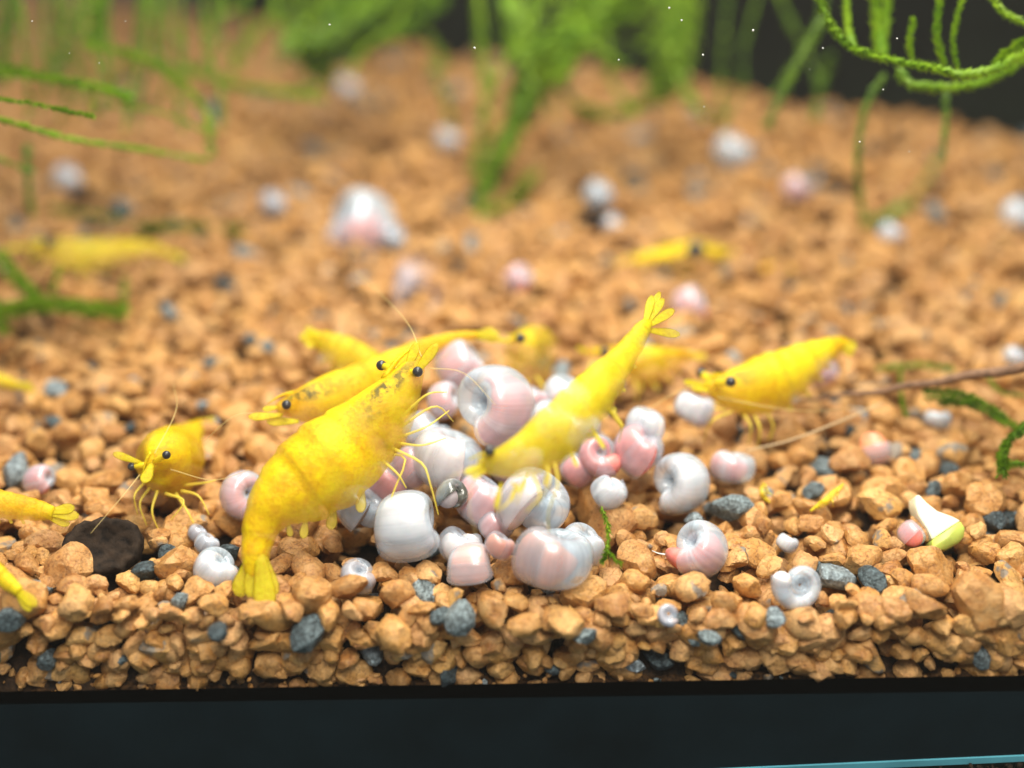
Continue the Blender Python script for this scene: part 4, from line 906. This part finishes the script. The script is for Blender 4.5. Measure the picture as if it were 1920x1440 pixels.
def curtain(x0, x1, y0, y1, t0, t1, k, ll, dens, lean=40):
    out = []
    for j in range(k):
        x, t = random.uniform(x0, x1), random.uniform(t0, t1); d_ = random.uniform(-lean, lean); ye = random.uniform(y0 + (y1 - y0) * .45, y1)
        out.append(([(x, y0, t), (x + d_ * .4 + random.uniform(-12, 12), y0 + (ye - y0) * .4, t), (x + d_ + random.uniform(-16, 16), y0 + (ye - y0) * .75, t + .1), (x + d_ * 1.5, ye, t + .2)], ll * random.uniform(.7, 1.2), dens))
    return out
moss('moss_curtain', 'feathery green moss curtain hanging across the top left corner', curtain(-20, 470, -30, 270, 13.5, 16.5, 44, 13, 60), mat=M_moss2)
moss('moss_curtain', 'dense blurred moss curtain hanging along the top between the left corner and the centre', curtain(430, 770, -30, 140, 16.5, 20, 17, 17, 60, 90), mat=M_moss)
moss('moss_curtain', 'bright blurred moss curtain above the far central plant', curtain(870, 1300, -30, 230, 15.5, 18.5, 14, 17, 60, 110), mat=M_moss)
moss('moss_curtain', 'thin olive moss trailing in front of the dark pane at upper right', curtain(1300, 1560, -30, 260, 15.5, 18, 4, 14, 50, 70), mat=M_moss2)

# ------------------------------------------------------------------ small things
M_twig, nt_, b_ = simple('brown_twig', (0.20, 0.11, 0.06), 0.7, 0.3, noise=0.4, scale=14, bump=0.5)
rows = spline([(1500, 752, 11.25), (1560, 744, 11.2), (1680, 728, 11.0), (1800, 708, 10.7), (1940, 684, 10.4)], 30)
tw = [P(*r) + Vector((0, 0, 0.012 * math.sin(i * .9))) for i, r in enumerate(rows)]
tr_ = tag(empty('twig', tw[15]), 'thin brown twig lying across the gravel at right', 'twig')
tube('stem', tw, np.linspace(.012, .048, 30), M_twig, tr_, 8)
M_fib, nt_, b_ = simple('pale_fibre', (0.55, 0.40, 0.22), 0.6, 0.3)
def fibre(label, rows, w):
    pts = [P(*r) for r in spline(rows, 14)]; e = tag(empty('root_fibre', pts[7]), label, 'fibre', 'loose fibres on the gravel')
    tube('strand', pts, [w / F * 10] * 14, M_fib, e, 5)
fibre('fine pale fibre slanting over the stones right of the heap', [(1400, 845, 10.6), (1480, 826, 10.6), (1560, 796, 10.6), (1655, 756, 10.8)], 2.0)
# vegetable piece: pale core, greenish skin end
veg = tag(empty('vegetable_piece', P(1762, 985, 9.72)), 'pale green cut vegetable piece lying on the stones at right', 'vegetable')
M_flesh, nt_, b_ = simple('vegetable_flesh', (0.84, 0.86, 0.62), 0.35, 0.5, noise=0.10, scale=10, bump=0.15, Subsurface_Weight=0.3, Subsurface_Scale=0.08)
M_skin, nt_, b_ = simple('vegetable_skin', (0.50, 0.58, 0.10), 0.4, 0.5, noise=0.2, scale=8, Subsurface_Weight=0.2, Subsurface_Scale=0.05)
def wedge(name, prof, m, depth):
    o = veg.location; v = []; f = []
    for (l, r_) in prof:
        (lx, ly, lt), (rx, ry, rt) = l, r_
        A, B = P(lx, ly, lt) - o, P(rx, ry, rt) - o; bk = FWD * depth - UPV * depth * .35
        mid = (A + B) / 2
        v += [A, mid - FWD * 0.02 + UPV * .01, B, B + bk * .8, mid + bk * 1.15, A + bk * .8]
    n = len(prof)
    for i in range(n - 1):
        for k in range(6): f.append((i * 6 + k, i * 6 + (k + 1) % 6, (i + 1) * 6 + (k + 1) % 6, (i + 1) * 6 + k))
    f.append((5, 4, 3, 2, 1, 0)); f.append(tuple((n - 1) * 6 + k for k in range(6)))
    ob = link(name, mesh(name, v, f), m, veg)
    md = ob.modifiers.new('round', 'BEVEL'); md.width = 0.012; md.segments = 2; md.limit_method = 'ANGLE'
    return ob
wedge('core', [((1716, 930, 9.85), (1724, 928, 9.85)), ((1716, 946, 9.8), (1738, 942, 9.8)), ((1722, 966, 9.75), (1758, 958, 9.75)), ((1738, 990, 9.7), (1786, 968, 9.7)), ((1748, 1012, 9.65), (1802, 976, 9.68))], M_flesh, 0.20)
wedge('rind', [((1747, 1013, 9.64), (1802, 977, 9.66)), ((1748, 1026, 9.6), (1810, 990, 9.64)), ((1760, 1032, 9.6), (1808, 1006, 9.64)), ((1776, 1030, 9.62), (1798, 1018, 9.64))], M_skin, 0.22)
# dark stone under the bright far snail
d_, f_ = LIB3[3]
ds = link('dark_stone', mesh('dark_stone', d_ * 0.30, f_.tolist()), M_grey); ds.location = G(1108, 418, 0.08); ds.scale = (1, .8, .7); M_ds = M_chip; ds.data.materials.clear(); ds.data.materials.append(M_chip)
tag(ds, 'dark blurred stone under the bright white far snail', 'stone')
# pale translucent film, fading out at its edges
M_film, nt_, b_ = simple('pale_film', (0.86, 0.80, 0.90), 0.5, 0.3, noise=0.1, scale=4)
geo = nt_.nodes.new('ShaderNodeNewGeometry'); nz = N(nt_, 'ShaderNodeTexNoise', i_Scale=2.4, i_Detail=4.0); nt_.links.new(geo.outputs['Position'], nz.inputs['Vector'])
fa = N(nt_, 'ShaderNodeAttribute', attribute_name='fade')
see_through(M_film, nt_, b_, math_(nt_, 'MULTIPLY', math_(nt_, 'MULTIPLY', ramp(nt_, nz.outputs['Fac'], [(0.40, (0, 0, 0)), (0.75, (1, 1, 1))]).outputs[0], fa.outputs['Fac']), 0.6))
vs = []; fs = []; nu, nv = 16, 20; fade = []
fc = P(782, 545, 13.2)
for j in range(nv):
    for i in range(nu):
        u, w = i / (nu - 1) * 2 - 1, j / (nv - 1) * 2 - 1; fade.append((1 - u * u) * (1 - w * w))
        k = math.sqrt(max(0.02, 1 - 0.85 * w * w))
        vs.append(RGT * (u * .30 * k) + UPV * (w * .42) - FWD * (.16 * math.sqrt(max(0, 1 - u * u)) + .05 * mnoise.noise((u * 2, w * 2, 3))))
for j in range(nv - 1):
    for i in range(nu - 1): fs.append((j * nu + i, j * nu + i + 1, (j + 1) * nu + i + 1, (j + 1) * nu + i))
me = mesh('lilac_film', vs, fs); fattr(me, 'fade', fade); fo = link('lilac_film', me, M_film); fo.location = fc
md = fo.modifiers.new('thick', 'SOLIDIFY'); md.thickness = 0.01
tag(fo, 'pale lilac translucent film behind the heap', 'shed skin')
# floating specks, dark crumbs on the glass edge
M_speck, nt_, b_ = simple('white_speck', (0.8, 0.8, 0.75), 0.5, 0.4)
def crumbs(name, items, m, kind, label):
    v = []; f = []
    for p, r in items:
        d, fc_ = LIB1[random.randrange(16)]; b = len(v); R = np.array(rand_rot(1.0))
        v += [Vector(q) + p for q in (d * r) @ R.T]; f += (fc_ + b).tolist()
    o = link(name, mesh(name, v, f), m); o['kind'] = kind; o['label'] = label; return o
crumbs('floating_specks', [(P(x, y, t), s * .7 / F * t) for x, y, t, s in [(1412, 57, 9.6, 4), (1318, 103, 9.6, 4), (1278, 38, 9.7, 3.5), (890, 90, 9.6, 4), (1543, 90, 9.6, 3), (1682, 72, 9.6, 3), (618, 46, 9.6, 3), (60, 40, 9.6, 2), (1656, 168, 9.6, 2.5), (1612, 266, 9.6, 3), (1705, 284, 9.6, 2.5), (186, 118, 9.6, 2), (1160, 112, 9.6, 2.5), (130, 100, 9.6, 2), (1320, 200, 9.6, 2), (235, 40, 9.7, 2), (1518, 130, 9.6, 2), (1255, 15, 9.7, 3)]], M_speck, 'stuff', 'tiny white specks floating in the water')
crumbs('dark_crumbs', [(Vector((x, YG - 0.11 - random.random() * .05, -1.378 + 0.062 * x + random.uniform(-.02, .02))), random.uniform(.012, .035)) for x in np.concatenate([rng.uniform(1.5, 4.2, 18), rng.uniform(3.2, 4.3, 16)])], M_chip, 'stuff', 'dark crumbs along the glass edge at the bottom')

# ------------------------------------------------------------------ water haze
hz = bpy.data.materials.new('haze'); hz.use_nodes = True; hn = hz.node_tree; hn.nodes.clear()
ho = hn.nodes.new('ShaderNodeOutputMaterial'); hv = hn.nodes.new('ShaderNodeVolumePrincipled')
hv.inputs['Color'].default_value = (0.95, 0.92, 0.84, 1); hv.inputs['Density'].default_value = 0.0011; hv.inputs['Anisotropy'].default_value = 0.2
hn.links.new(hv.outputs[0], ho.inputs['Volume'])
hb = box('haze', -60, 60, -8, 60, -4, 8.6, hz); hb['kind'] = 'stuff'; hb['label'] = 'faint haze of the water'
